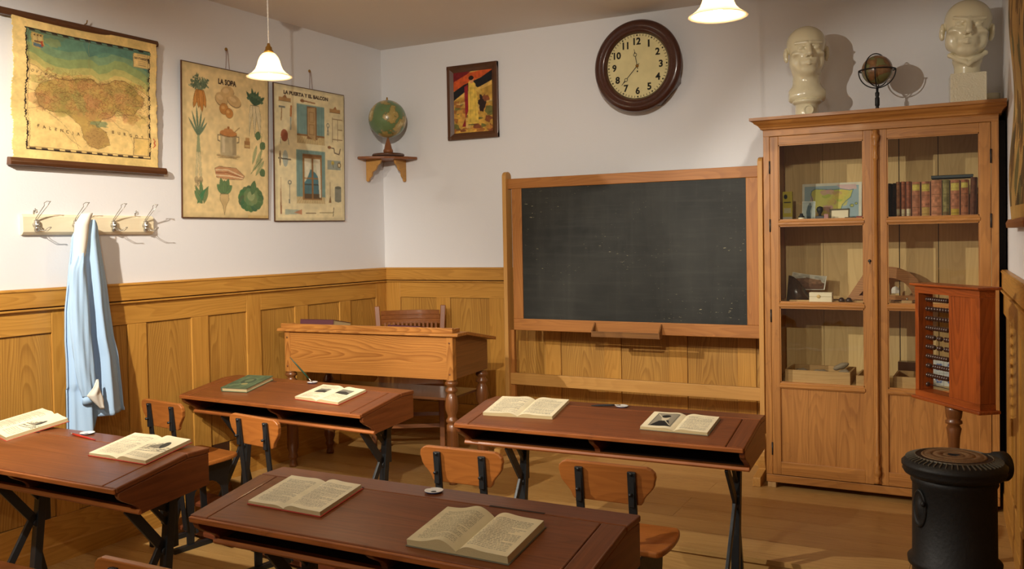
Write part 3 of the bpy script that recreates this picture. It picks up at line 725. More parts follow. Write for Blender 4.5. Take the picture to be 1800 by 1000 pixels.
inkwell('white porcelain inkwell holding the upright green pen', 2, -.005, -.050)
inkwell('white porcelain inkwell next to the red pen, below the blue smock', 1, -.010, -.035)
def pen(label, p, q, mat):
    d = Vector(q)-Vector(p); t = thing('dip_pen', label, 'pen', p); t.rotation_euler = d.to_track_quat('Z', 'Y').to_euler(); L = d.length
    m = MB(); m.lathe([(.001, .028), (.0042, .03), (.0048, L*.35), (.0042, L*.7), (.0018, L), (.0005, L+.001)], seg=12); m.obj('holder', mat, t)
    m = MB(); m.lathe([(.0008, 0), (.0028, .012), (.0034, .03), (.001, .031)], seg=10); m.obj('nib', M['steel'], t)
    return t
a = Vector(on_desk(1, -.080, -.068, .005)); b = Vector(on_desk(1, .17, -.112, .004)); pen('red dip pen with black grip lying on the desk below the blue smock', tuple(a), tuple(a+(b-a)*.86), M['redpaint'])
a = Vector(on_desk(2, -.005, -.050, .004)); pen('dark green dip pen standing slanted in its inkwell, before the teacher desk', tuple(a), tuple(a+Vector((-.105, -.06, .142))), M['greenpaint'])
a = Vector(on_desk(3, .020, -.060, .012)); b = Vector(on_desk(3, -.115, -.085, .004)); pen('black pen lying across its inkwell on the desk before the blackboard', tuple(a), tuple(b), M['black'])

# ================================================================== TEACHER DESK AND CHAIR
t = thing('teacher_desk', 'pine teacher desk with turned legs and sloping top in the corner of the platform', 'desk', (.740, -1.204, HP), .060)
Z = lambda z: z-HP
m = MB(); m.box(-.565, .565, -.022, 0, Z(.748), Z(.998), 0, 0); m.obj('front_board', M['tdesk'], t)
for x in (-.60, .56): m = MB(); m.box(x, x+.042, -.026, .016, Z(.744), Z(.998), 0, 2); m.obj('corner_post', M['tdesk'], t, .002)
for sx in (-1, 1):
    m = MB(); x = sx*.590; m.prism([(.016, Z(.75)), (.016, Z(.998)), (.09, Z(.998)), (.42, Z(.935)), (.42, Z(.755))], 'x', x-.010, x+.010, 0, 1); m.obj('side_board', M['turned'], t)
m = MB(); m.box(-.59, .59, .40, .42, Z(.755), Z(.93), 0, 0); m.obj('back_board', M['tdesk'], t)
m = MB(); m.prism([(-.045, Z(.999)), (-.045, Z(1.010)), (-.036, Z(1.018)), (.085, Z(1.018)), (.085, Z(.999))], 'x', -.645, .645, 0, 0)
m.prism([(.085, Z(.999)), (.085, Z(1.018)), (.455, Z(.951)), (.455, Z(.932))], 'x', -.645, .645, 0, 0); m.obj('top', M['tdesk'], t, .003)
m = MB(); m.box(-.63, .60, -.022, -.006, Z(1.018), Z(1.046), 0, 0); m.box(-.63, -.614, -.006, .10, Z(1.018), Z(1.040)); m.box(.584, .60, -.006, .07, Z(1.018), Z(1.040)); m.obj('gallery', M['tdesk'], t, .002)
m = MB()
for x, z in ((-.58, .78), (-.58, .96), (.58, .78), (.58, .96)): m.lathe([(.001, 0), (.006, 0), (.006, .003), (.001, .003)], (x, -.028, Z(z)), 10, 'y')
m.obj('peg', M['turned'], t)
legp = [(.001, 0), (.024, 0), (.026, .015), (.020, .03), (.022, .05), (.030, .06), (.030, .07), (.024, .085), (.036, .12), (.037, .16), (.034, .30), (.032, .345), (.024, .355), (.034, .362), (.036, .374), (.026, .386), (.024, .40), (.036, .43), (.039, .46), (.034, .50), (.024, .525), (.022, .53), (.034, .538), (.036, .55), (.024, .562), (.026, .572), (.037, .58), (.037, .592), (.028, .602), (.036, .606), (.001, .606)]
for x, y in ((-.575, 0), (.575, 0), (-.575, .385), (.575, .385)):
    m = MB(); m.lathe(legp, (x, y, 0), 24); m.obj('leg', M['turned'], t)
m = MB(); m.box(-.55, .55, .02, .39, Z(.62), Z(.634)); m.obj('under_shelf', M['darkwood'], t)
def deskbit(name, label, cat, x, y, w, d, h, mat, rot=0):
    zz = Z(1.018)-(y-.085)*.181+.001 if y > .085 else Z(1.019)
    c_, s_ = math.cos(.06), math.sin(.06); o = thing(name, label, cat, (.740+x*c_-y*s_, -1.204+x*s_+y*c_, zz+HP), .06)
    o.rotation_euler = (-.18 if y > .085 else 0, 0, .06+rot)
    m = MB(); m.box(-w/2, w/2, -d/2, d/2, .002, h-.002); m.obj('page_block', M['pageedge'], o)
    m = MB(); m.box(-w/2-.003, w/2+.003, -d/2-.003, d/2+.003, h-.003, h); m.box(-w/2-.003, w/2+.003, -d/2-.003, d/2+.003, 0, .003); m.box(-w/2-.003, w/2+.003, -d/2-.003, -d/2, 0, h); m.obj('cover', mat, o)
    return o
deskbit('closed_book', 'dark red register lying at the left end of the teacher desk', 'book', -.43, .17, .24, .20, .046, M['maroon'], .05)
deskbit('closed_book', 'thin purple-brown book lying on the teacher desk before the chair back', 'book', .22, .16, .24, .17, .024, M['maroon'], -.15)

t = thing('teacher_chair', 'brown slat-backed armchair behind the teacher desk', 'chair', (.53, -.47, HP), .55)
fr, bk = -.20, .20
m = MB()
pts = [(x, bk+.03-.05*(1-(x/.23)**2)*-1) for x in np.linspace(-.225, .225, 15)]
def curved(z0, z1, th, hw, dep=.05, y0=.25):
    xs = np.linspace(-hw, hw, 17); f = [(x, y0+dep*(1-(x/hw)**2)) for x in xs]; return f+[(x, y+th) for x, y in f[::-1]], z0, z1
xs_ = np.linspace(-.208, .208, 17)
zz_ = [.82, .842, .846, .852, .856, .872, .876, .882, .886, .915]; dd_ = [0, 0, .003, .003, 0, 0, .003, .003, 0, 0]
vs_ = []
for x in xs_:
    y_ = .25+.05*(1-(x/.208)**2); vs_ += [(x, y_+d_, z_) for z_, d_ in zip(zz_, dd_)]+[(x, y_+.022, .915), (x, y_+.022, .82)]
k_ = len(zz_)+2; fs_ = [(i*k_+j, (i+1)*k_+j, (i+1)*k_+(j+1) % k_, i*k_+(j+1) % k_) for i in range(16) for j in range(k_)]+[tuple(range(k_)), tuple(range(16*k_, 17*k_))]
m.add(vs_, fs_, 0, 0); m.obj('top_rail', M['tchair'], t)
for i in range(13):
    x = -.18+.03*i; m = MB(); y = .25+.05*(1-(x/.205)**2)+.006; m.prism([(x-.007, y-.012), (x+.007, y-.012), (x+.007, y), (x-.007, y)], 'z', .46, .83, 0, 2); m.obj('slat', M['tchair'], t)
for sx in (-1, 1):
    m = MB(); m.bar((sx*.215, .20, 0), (sx*.205, .21, .46), .036, .034); m.bar((sx*.205, .21, .44), (sx*.235, .262, .95), .038, .026); m.obj('back_post', M['tchair'], t, .005)
    m = MB(); m.bar((sx*.225, -.21, 0), (sx*.225, -.20, .44), .034, .034); m.obj('leg', M['tchair'], t, .004)
m = MB(); m.prism([(-.24, -.235), (.24, -.235), (.225, .22), (-.225, .22)], 'z', .435, .465, 0, 0); m.obj('seat', M['tchair'], t, .006)
m = MB(); m.box(-.20, .20, .215, .235, .435, .47, 0, 0); m.box(-.21, .21, -.215, -.20, .17, .195); m.box(-.21, .21, .195, .21, .17, .195); m.obj('stretcher', M['tchair'], t)

# ================================================================== BLACKBOARD
t = thing('blackboard', 'large black slate board in a pine frame on a floor stand', 'blackboard', (2.06, -.30, HP))
X = lambda x: x-2.06
m = MB(); m.box(X(1.336), X(2.812), -.006, .004, Z(1.020), Z(1.888)); m.obj('slate', M['slate'], t)
m = MB(); m.box(X(1.240), X(2.885), -.014, .016, Z(1.882), Z(1.948), 0, 0); m.box(X(1.268), X(2.885), -.014, .016, Z(.950), Z(1.026), 0, 0)
m.box(X(1.268), X(1.340), -.013, .015, Z(1.026), Z(1.882), 0, 2); m.box(X(2.808), X(2.885), -.013, .015, Z(1.026), Z(1.882), 0, 2); m.obj('frame', M['board'], t, .003)
for a, b in ((1.214, 1.242), (2.883, 2.911)):
    m = MB(); z1 = Z(1.995); cy = 0; p = [(-.045, .02), (.035, .02), (.035, z1-.03)]+[(-.005+.04*math.cos(q), z1-.03+.03*math.sin(q)) for q in np.linspace(.2, PI-.2, 7)]+[(-.045, z1-.03)]
    m.prism(p, 'x', X(a), X(b), 0, 2); m.obj('post', M['post'], t, .003)
m = MB(); m.box(X(1.242), X(2.883), -.025, .0, Z(.590), Z(.666), 0, 0); m.obj('lower_rail', M['post'], t, .003)
m = MB(); m.box(X(1.242), X(1.268), -.012, .014, 0.02, Z(.95), 0, 2); m.obj('inner_post', M['board'], t)
for x in (1.228, 2.897):
    m = MB(); p = [(-.22, 0), (.16, 0), (.16, .04), (.08, .05), (.035, .16), (-.045, .17), (-.075, .20), (-.085, .25), (-.10, .26)]
    p = [(-.20, 0), (.16, 0), (.16, .05), (.06, .07), (.04, .25), (-.046, .27)]+[(-.06-.035*math.sin(q), .25-.06*q) for q in np.linspace(0, 3.0, 8)]+[(-.20, .05)]
    m.prism(p, 'x', X(x)-.022, X(x)+.022, 0, 1); m.obj('foot', M['post'], t, .003)
m = MB(); m.prism([(-.014, Z(.930)), (-.064, Z(.930)), (-.068, Z(.965)), (-.060, Z(.965)), (-.056, Z(.938)), (-.014, Z(.938))], 'x', X(1.846), X(2.292), 0, 0)
for x in (1.846, 2.284): m.prism([(-.014, Z(.930)), (-.066, Z(.930)), (-.068, Z(.965)), (-.014, Z(1.018))], 'x', X(x), X(x)+.009, 0, 1)
m.obj('chalk_tray', M['tray'], t, .001)

# ================================================================== CANTABRIAN WALL MAP
def blob(cx, cy, rx, ry, n, jit, seed, rot=0):
    r = random.Random(seed); out = []
    for i in range(n):
        a = 2*PI*i/n; k = 1+jit*(r.random()-.5)*2; x, y = rx*k*math.cos(a), ry*k*math.sin(a)
        out.append((cx+x*math.cos(rot)-y*math.sin(rot), cy+x*math.sin(rot)+y*math.cos(rot)))
    return out
def wmap():
    w, h = 250, 216; P = lambda x, y: (x*w, y*h)
    PAPER = (238, 206, 134); c = Canvas(w, h, PAPER); c.noise(.16, 40, 1, (1, 1, 1.3))
    ix0, ix1, iy0, iy1 = .08, .945, .075, .93
    c.rect(*P(ix0, iy0), *P(ix1, iy1), (236, 202, 130))
    coast = [(ix0, .68), (.14, .665), (.2, .62), (.27, .60), (.36, .60), (.45, .625), (.52, .635), (.57, .60), (.63, .62), (.68, .66), (.75, .66), (.82, .63), (.88, .61), (ix1, .565)]
    def band(off, col):
        c.poly([P(x, min(iy1, y+off)) for x, y in coast]+[P(ix1, iy1), P(ix0, iy1)], col)
    band(.005, (214, 188, 112)); band(.035, (186, 178, 106)); band(.085, (150, 164, 104)); band(.15, (128, 156, 116)); band(.21, (106, 146, 120))
    c.poly([P(x, y) for x, y in ((.5, .80), (.62, .86), (.8, .84), (.93, .76), (.93, .93), (.45, .93))], (94, 134, 116)); c.poly([P(ix0, .93), P(ix0, .84), P(.2, .83), P(.33, .88), P(.36, .93)], (110, 138, 106))
    c.poly(blob(.26*w, .855*h, 14, 7, 24, .2, 3), (136, 152, 104))
    prov = [(.14, .49), (.17, .55), (.22, .575), (.28, .60), (.36, .605), (.45, .63), (.52, .64), (.57, .605), (.63, .62), (.68, .66), (.75, .665), (.82, .63), (.86, .57), (.90, .55), (.88, .48), (.82, .41), (.76, .40), (.70, .43), (.66, .37), (.60, .35), (.56, .30), (.62, .25), (.64, .16), (.56, .12), (.49, .14), (.45, .20), (.44, .28), (.38, .34), (.33, .37), (.24, .36), (.17, .39)]
    c.poly([P(x, y) for x, y in prov], (192, 158, 88))
    r = random.Random(4); cols = [(176, 146, 74), (190, 140, 84), (150, 146, 76), (204, 146, 92), (160, 140, 80), (186, 160, 84), (196, 132, 88)]
    for i in range(60):
        x = .16+.72*r.random(); y = .36+.26*r.random()
        if y > .58 and x < .3: continue
        c.poly(blob(x*w, y*h, 9+8*r.random(), 6+7*r.random(), 14, .35, i), cols[i % 7], .34)
    c.poly(blob(.545*w, .20*h, 20, 16, 22, .3, 77), (178, 134, 86), .4); c.poly(blob(.50*w, .42*h, 22, 18, 22, .3, 78), (190, 142, 88), .4); c.poly(blob(.44*w, .46*h, 9, 22, 20, .3, 79, .5), (150, 150, 84), .45); c.poly(blob(.58*w, .31*h, 14, 5, 20, .3, 80), (120, 140, 100), .7)
    for i in range(800):
        x = (.15+.76*r.random())*w; y = (.37+.28*r.random())*h; a = r.random()*6.28
        pts = [(x, y)]
        for _ in range(3): a += r.uniform(-.8, .8); x += 3.2*math.cos(a); y += 2.4*math.sin(a); pts.append((x, y))
        c.line(pts, .5, (96, 74, 44) if i % 3 else (150, 78, 48), .5)
    for i in range(90):
        x = (.47+.15*r.random())*w; y = (.13+.2*r.random())*h; c.line([(x, y), (x+r.uniform(-4, 4), y+r.uniform(-3, 3))], .5, (110, 80, 54), .6)
    def ol(p, col=(96, 76, 50), ww=.6):
        q = [P(*e) for e in p]; q2 = []
        for a, b in zip(q, q[1:]+q[:1]):
            for k in range(4): q2.append((a[0]+(b[0]-a[0])*k/4+r.uniform(-.8, .8), a[1]+(b[1]-a[1])*k/4+r.uniform(-.8, .8)))
        c.line(q2+[q2[0]], ww, col, .8)
    ol(prov); c.line([P(x, y) for x, y in coast], .8, (120, 84, 50), .7)
    for p in ([(.1, .5), (.14, .49)], [(.1, .36), (.18, .385), (.3, .30), (.38, .2), (.42, .11)], [(.66, .36), (.72, .3), (.78, .28), (.8, .22), (.83, .13)], [(.3, .24), (.36, .17), (.44, .12)]): c.line([P(*q) for q in p], .6, (120, 96, 64), .6)
    for i, ch in enumerate('OVIEDO'): c.text(ch, *P(.115+.03*i, .63-.003*i), 4.2, (110, 86, 58), bold=.02)
    for i, ch in enumerate('PALENCIA'): c.text(ch, *P(.15+.038*i, .245-.004*i), 5, (96, 74, 48), bold=.02)
    for i, ch in enumerate('BURGOS'): c.text(ch, *P(.67+.042*i, .262-.004*i), 5, (96, 74, 48), bold=.02)
    c.rect(*P(.815, .79), *P(.942, .90), (226, 194, 126)); c.frame(*P(.815, .79), *P(.942, .90), .6, (150, 120, 80)); c.text('SANTANDER', *P(.879, .862), 3.6, (84, 60, 44), w=28, bold=.03)
    for y in (.885, .84, .825, .81): c.line([P(.85, y), P(.91, y)], .6, (140, 110, 76))
    c.frame(*P(.815, .10), *P(.935, .235), .6, (120, 92, 60)); c.rect(*P(.822, .107), *P(.93, .228), (224, 188, 112))
    # little coat of arms with a ship
    c.poly([P(.115, .905), P(.195, .895), P(.20, .82), P(.165, .79), P(.12, .80)], (190, 160, 90)); c.poly([P(.125, .895), P(.188, .886), P(.19, .83), P(.13, .835)], (206, 180, 116)); c.poly([P(.125, .83), P(.195, .822), P(.185, .80), P(.13, .805)], (90, 110, 120)); c.line([P(.14, .84), P(.175, .84)], 2, (96, 60, 40)); c.line([P(.157, .84), P(.157, .88)], .8, (96, 60, 40)); c.rect(*P(.178, .81), *P(.192, .85), (168, 76, 52))
    for x in (.14, .16, .18): c.ell(*P(x, .885), 1.4, 1.4, (96, 66, 40))
    c.frame(*P(ix0, iy0), *P(ix1, iy1), 1.3, (58, 44, 34)); c.frame(*P(ix0+.016, iy0+.018), *P(ix1-.016, iy1-.018), .6, (80, 60, 40))
    for i in range(11):
        a = ix0+.02+(ix1-ix0-.04)*i/11; b = a+(ix1-ix0-.04)/22
        c.rect(*P(a, iy0+.006), *P(b, iy0+.016), (50, 38, 30)); c.rect(*P(a, iy1-.016), *P(b, iy1-.006), (50, 38, 30))
        a = iy0+.02+(iy1-iy0-.04)*i/11; b = a+(iy1-iy0-.04)/22
        c.rect(*P(ix0+.005, a), *P(ix0+.012, b), (50, 38, 30)); c.rect(*P(ix1-.012, a), *P(ix1-.005, b), (50, 38, 30))
    c.line([P(.965, .24), P(.975, .22), P(.965, .205), P(.978, .19), P(.962, .17)], 1.6, (206, 84, 56)); c.line([P(.503, iy0), P(.503, iy1)], .8, (200, 166, 100), .6)
    c.noise(.10, 9, 8); c.noise(.07, 3, 9)
    return c
t = thing('wall_map', 'yellowed cloth wall map lettered SANTANDER hanging on dark wooden rods, top left', 'wall map', (0, -2.505, 1.94))
def edge(k, seed):
    r = np.random.RandomState(seed); v = r.rand(400)*.010+np.interp(np.arange(400), np.arange(0, 400, 20), r.rand(20)*.012); return np.interp(k*399, np.arange(400), v)
WM = (2.897, 2.114)
def sf(U, V):
    yl = -.436+.000*V+edge(V, 1)+.01*(V-.5); yr = .412-edge(V, 2)+.006*np.sin(V*9); y = yl+(yr-yl)*U
    return .022+.006*np.sin(U*7+V*2)+.004*np.sin(V*11+U*3)+.012*V, y, .03+(.68+.055*U*0)*V
o = print_mesh('cloth_sheet', wmap(), sf, M['print'], t); md = o.modifiers.new('s', 'SOLIDIFY'); md.thickness = .0012; md.offset = 0
m = MB(); m.prism([(.002, .700), (.034, .700), (.040, .715), (.034, .732), (.012, .738), (.002, .730)], 'y', -.480, .422, 0, 1); m.T = Matrix(); m.obj('top_rod', M['darkwood'], t, .004)
m = MB(); m.prism([(.004, .0), (.038, .002), (.044, .018), (.036, .038), (.010, .040)], 'y', -.448, .455, 0, 1); m.obj('bottom_rod', M['darkwood'], t, .004)
m = MB(); m.tube([(.004, -.01, .742), (.02, -.01, .745), (.028, -.012, .76)], .003, 8); m.obj('nail', M['brass'], t)

# ================================================================== TEACHING CHARTS
INK = (60, 48, 36)
def leaf(c, x, y, L, w, a, col, vein=(40, 70, 50)):
    pts = []
    for i in range(9):
        s = i/8; d = w*math.sin(PI*s)**.8; pts.append((s*L, d))
    for i in range(9):
        s = 1-i/8; d = -w*math.sin(PI*s)**.8; pts.append((s*L, d))
    ca, sa = math.cos(a), math.sin(a); q = [(x+u*ca-v*sa, y+u*sa+v*ca) for u, v in pts]
    c.poly(q, col); c.line(q, .4, tuple(k*.6 for k in col), .7); c.line([(x, y), (x+L*ca*.9, y+L*sa*.9)], .4, tuple(k*.7 for k in col), .8)
def shaded(c, pts, col):
    c.poly(pts, col); xs = [p[0] for p in pts]; cx = sum(xs)/len(xs); cy = sum(p[1] for p in pts)/len(pts)
    c.line(pts+[pts[0]], .7, tuple(k*.5 for k in col), .8)
def soup_chart():
    w, h = 170, 212; bg = (234, 208, 152); c = Canvas(w, h, bg); c.noise(.10, 50, 2)
    for k in range(7): c.frame(k*1.2, k*1.2, w-k*1.2, h-k*1.2, 1.2, tuple(q*(.86+.02*k) for q in bg))
    c.text('LA SOPA', w*.50, h*.915, 8.5, (50, 34, 26), w=36, bold=.05); c.text('I', w*.5, h*.965, 3, (50, 34, 26))
    r = random.Random(5); OR = (190, 120, 52); GR = (64, 100, 66); DG = (44, 78, 58)
    for i in range(26):                                   # carrots
        a = PI/2+r.uniform(-1.1, 1.1); L = 12+10*r.random(); x, y = w*.19, h*.83; c.line([(x, y), (x+L*.6*math.cos(a), y+L*.6*math.sin(a)), (x+L*math.cos(a+.3), y+L*math.sin(a+.3))], .9, (96, 120, 96), .8)
        for _ in range(4): u = .4+.6*r.random(); leaf(c, x+L*u*math.cos(a), y+L*u*math.sin(a), 4, .9, a+r.uniform(-1.5, 1.5), (92, 118, 92))
    for dx, a, L in ((-8, -1.75, 26), (7, -1.4, 24), (-2, -1.6, 25), (2, -1.5, 30)):
        x, y = w*.19+dx*.5, h*.835; p = []
        for i in range(9): s = i/8; ww = 4.4*math.sin(PI*min(1, s*.75+.25))**.7; p.append((x+dx*.4*s+math.cos(a)*L*s-ww, y+math.sin(a)*L*s))
        for i in range(9): s = 1-i/8; ww = 4.4*math.sin(PI*min(1, s*.75+.25))**.7; p.append((x+dx*.4*s+math.cos(a)*L*s+ww, y+math.sin(a)*L*s))
        shaded(c, p, OR); c.line([(x+dx*.3-1, y-4), (x+dx*.4-1, y-16)], 1.2, (214, 152, 84), .7)
    for x, y, rx, ry, a in ((.50, .85, 13, 9, .2), (.43, .80, 12, 9, -.3), (.58, .80, 14, 8, -.25)): c.ell(w*x, h*y-1, rx+.6, ry+.6, (120, 96, 64), a); c.ell(w*x, h*y, rx, ry, (196, 160, 108), a); c.ell(w*x-3, h*y+2, rx*.5, ry*.4, (212, 180, 130), a)
    for x, y, q in ((.46, .735, 8.5), (.52, .71, 7.5)): c.ell(w*x, h*y, q+.6, q*.9+.6, (120, 80, 40)); c.ell(w*x, h*y, q, q*.9, (186, 122, 58)); c.ell(w*x-2, h*y+2, q*.4, q*.3, (214, 160, 96))
    x, y = w*.83, h*.79                                   # turnips
    for a, L in ((2.3, 26), (1.8, 26), (1.2, 24), (.6, 26), (1.5, 22)): leaf(c, x, y, L, 3.2, a, DG); leaf(c, x+L*.5*math.cos(a), y+L*.5*math.sin(a), 8, 2.4, a+.8, (60, 94, 70)); leaf(c, x+L*.5*math.cos(a), y+L*.5*math.sin(a), 8, 2.4, a-.8, (60, 94, 70))
    for dx in (-8, 0, 8):
        shaded(c, [(x+dx*.6-4, y), (x+dx*.6+4, y), (x+dx*1.2+4, y-16), (x+dx*1.4+1.5, y-34), (x+dx*1.5, y-46), (x+dx*1.3-1.5, y-34), (x+dx*1.0-4, y-16)], (220, 204, 164)); c.line([(x+dx*1.2+2, y-6), (x+dx*1.3+1, y-30)], .7, (150, 136, 100), .8)
    x = w*.17                                             # leeks
    for a, L in ((1.9, 36), (1.65, 42), (1.4, 36), (1.15, 30), (2.2, 30), (.9, 26)): leaf(c, x, h*.53, L, 1.5, a, (96, 124, 100))
    for dx in (-4, 4): c.line([(x, h*.53), (x+dx*.5, h*.42), (x+dx, h*.27)], 4.2, (140, 150, 112)); c.line([(x+dx*.5, h*.42), (x+dx, h*.26)], 3.6, (206, 190, 146)); c.ell(x+dx, h*.245, 4, 5, (170, 150, 112))
    for i in range(24): c.line([(x+r.uniform(-7, 7), h*.245), (x+r.uniform(-11, 11), h*.20)], .4, (130, 112, 84), .8)
    cx = w*.51                                            # stew pot
    c.ell(cx, h*.42, 24, 3, (150, 122, 84), 0, .5); c.rect(cx-16, h*.43, cx+16, h*.565, (176, 160, 126)); c.ell(cx, h*.432, 16, 3.4, (176, 160, 126)); c.rect(cx+8, h*.43, cx+16, h*.56, (146, 130, 100)); c.rect(cx-12, h*.44, cx-7, h*.55, (204, 188, 154)); c.ell(cx, h*.565, 17.5, 3.6, (120, 84, 52)); c.ell(cx, h*.575, 17, 4.4, (184, 116, 62)); c.ell(cx, h*.595, 9, 2.6, (190, 124, 70)); c.ell(cx, h*.612, 2.4, 2, (150, 90, 48)); c.line([(cx+12, h*.585), (cx+22, h*.62)], 1.4, (150, 120, 80))
    for s in (-1, 1): c.line([(cx+16*s, h*.555), (cx+21*s, h*.555), (cx+21*s, h*.52), (cx+17*s, h*.515)], 1.8, (120, 104, 80))
    for i in range(40): c.line([(cx+r.uniform(-24, 24), h*.42+r.uniform(-4, 1)), (cx+r.uniform(-24, 24), h*.42+r.uniform(-4, 1))], .4, (140, 116, 80), .5)
    c.rect(w*.70, h*.485, w*.77, h*.535, (150, 104, 60)); c.rect(w*.715, h*.535, w*.765, h*.56, (176, 130, 78)); c.rect(w*.705, h*.492, w*.765, h*.51, (196, 160, 100))
    shaded(c, [(w*.35, h*.33), (w*.40, h*.345), (w*.6, h*.34), (w*.70, h*.29), (w*.68, h*.265), (w*.5, h*.26), (w*.37, h*.27)], (196, 140, 98))   # bacon
    for k in range(3): c.line([(w*.36, h*(.32-.018*k)), (w*.5, h*(.325-.02*k)), (w*.68, h*(.285-.006*k))], 1.5, (236, 214, 176) if k != 1 else (150, 84, 54))
    for (x, y, a, q) in ((.86, .55, 1.3, 0), (.90, .49, .8, 0), (.90, .35, -.9, 0)): leaf(c, w*x, h*y, 14, 6, a, (72, 104, 68))   # beans
    for (x, y, a) in ((.80, .38, 1.25), (.84, .37, 1.05), (.80, .33, .75), (.84, .30, .9)): leaf(c, w*x, h*y, 30, 3.2, a, (176, 178, 128)); c.line([(w*x, h*y), (w*x+28*math.cos(a), h*y+28*math.sin(a))], .8, (120, 136, 90))
    c.line([(w*.78, h*.31), (w*.90, h*.40), (w*.92, h*.60)], .8, (96, 110, 70))
    for a, L, dx in ((1.2, 30, -4), (1.6, 32, 0), (1.95, 28, 2), (1.4, 26, -8), (1.0, 24, 4), (2.2, 22, 0)): leaf(c, w*.20+dx, h*.09, L, 3.6, a+.06*dx, (84+int(dx)*4, 122, 80))   # herbs
    x, y = w*.46, h*.16
    for a, L in ((2.4, 20), (1.9, 24), (1.2, 24), (.7, 20), (1.55, 20)): leaf(c, x, y, L, 5, a, (84, 122, 78))
    shaded(c, [(x-8, y), (x+8, y), (x+9, y-8), (x+3, y-17), (x, y-30), (x-3, y-17), (x-9, y-8)], (206, 176, 124))
    cx, cy = w*.78, h*.135                                # cabbage
    for i in range(15):
        a = i*2*PI/15+.1; c.ell(cx+17*math.cos(a), cy+10*math.sin(a), 10, 8, (50+i % 3*10, 92+i % 4*7, 66), a); c.line([(cx, cy), (cx+24*math.cos(a), cy+15*math.sin(a))], .5, (120, 150, 110), .7)
    for i in range(9): a = i*2*PI/9; c.ell(cx+7*math.cos(a), cy+5*math.sin(a)+3, 9, 7, (88+i % 3*8, 128, 84), a)
    c.ell(cx, cy+4, 8, 7, (140, 160, 112)); leaf(c, cx+2, cy+6, 22, 6, 1.3, (70, 108, 70))
    c.a = c.a*.84+np.array((226, 200, 142))/255*.16
    c.line([(w*.25, 5), (w*.72, 5)], .5, (140, 112, 74)); c.rect(w*.74, 0, w, 4, (206, 176, 118)); c.noise(.08, 5, 11)
    return c
def door_chart():
    w, h = 136, 212; bg = (236, 222, 178); c = Canvas(w, h, bg); c.noise(.09, 40, 4)
    for k in range(4): c.frame(k*1.2, k*1.2, w-k*1.2, h-k*1.2, 1.2, tuple(q*(.88+.03*k) for q in bg))
    c.text('LA PUERTA Y EL BALCON', w*.44, h*.948, 6.4, (50, 34, 28), w=86, bold=.045)
    BL = (124, 160, 156); BR = (128, 88, 52); r = random.Random(2)
    def stripes(x0, y0, x1, y1):
        c.rect(x0, y0, x1, y1, BL)
        x = x0
        while x < x1: c.rect(x, y0, x+.8, y1, (92, 132, 134)); x += 2.3
    X = lambda a: a*w
    x0, x1, y0, y1 = X(.30), X(.70), h*.585, h*.88       # the door
    stripes(x0, y0+12, x1, y1); c.rect(x0, y0, x1, y0+13, (206, 182, 130)); c.rect(x0, y0+12, x1, y0+15, (140, 100, 60)); c.rect(X(.445), y0+8, X(.585), y1-2, BR); c.poly([(X(.455), y0+13), (X(.455), y1-5), (X(.565), y1-3), (X(.565), y0+5)], (180, 146, 98))
    for i in range(12): c.line([(x0+i*5, y0), (x0+8+i*4, y0+12)], .4, (160, 130, 84), .8)
    for a, b in ((.03, .45), (.52, .95)): c.frame(X(.475), y0+14+40*a, X(.548), y0+14+40*b, .8, (140, 104, 64))
    c.poly([(X(.585), y0+8), (X(.62), y0+13), (X(.62), y0+14), (X(.56), y0+6)], (110, 84, 54))
    x0, x1, y0, y1 = X(.29), X(.70), h*.13, h*.535       # the balcony
    stripes(x0, y0+10, x1, y1); c.rect(x0, y0, x1, y0+11, (206, 184, 136))
    for i in range(12): c.line([(x0+i*5, y0), (x0+8+i*4, y0+11)], .4, (150, 124, 84), .8)
    c.rect(X(.375), y0+6, X(.655), y1-7, (150, 108, 62)); c.rect(X(.40), y0+8, X(.63), y1-13, (214, 214, 186)); c.poly([(X(.40), y0+12), (X(.63), y0+12), (X(.63), y0+38), (X(.56), y0+50), (X(.49), y0+56), (X(.44), y0+40), (X(.40), y0+34)], (72, 120, 136)); c.rect(X(.40), y0+8, X(.63), y0+16, (84, 66, 48))
    for i in range(12): c.line([(X(.41)+i*2.7, y0+16), (X(.41)+i*2.7, y0+30)], .5, (54, 60, 60)); 
    c.rect(X(.40), y0+30, X(.63), y0+32, (54, 60, 60)); c.rect(X(.505), y0+8, X(.53), y1-13, (140, 96, 54)); c.rect(X(.40), y0+40, X(.63), y0+42, (150, 104, 60))
    c.poly([(X(.40), y1-13), (X(.49), y1-13), (X(.47), y0+50), (X(.42), y0+40)], (236, 230, 204)); c.poly([(X(.63), y1-13), (X(.55), y1-13), (X(.60), y0+40), (X(.615), y0+10), (X(.64), y0+10)], (236, 230, 204)); c.rect(X(.375), y1-10, X(.655), y1-6, (120, 80, 46))
    WD = (176, 130, 80); ST = (120, 124, 118)
    def plane_(cx, cy): c.rect(cx-11, cy-3, cx+11, cy+3, WD); c.poly([(cx-4, cy+3), (cx+1, cy+8), (cx+4, cy+3)], (150, 100, 60)); c.line([(cx-11, cy-3), (cx+11, cy-3)], .6, INK)
    plane_(X(.14), h*.895); plane_(X(.86), h*.865); c.line([(X(.36), h*.905), (X(.44), h*.905), (X(.56), h*.90)], 2, (160, 108, 66)); c.ell(X(.38), h*.905, 4, 2.6, (140, 92, 56))
    c.line([(X(.09), h*.74), (X(.10), h*.84)], 1.6, (150, 112, 70)); c.rect(X(.06), h*.83, X(.145), h*.845, ST)
    c.line([(X(.215), h*.68), (X(.22), h*.78)], 2.2, (156, 166, 158)); c.line([(X(.22), h*.78), (X(.225), h*.85)], 3.4, (178, 112, 64))
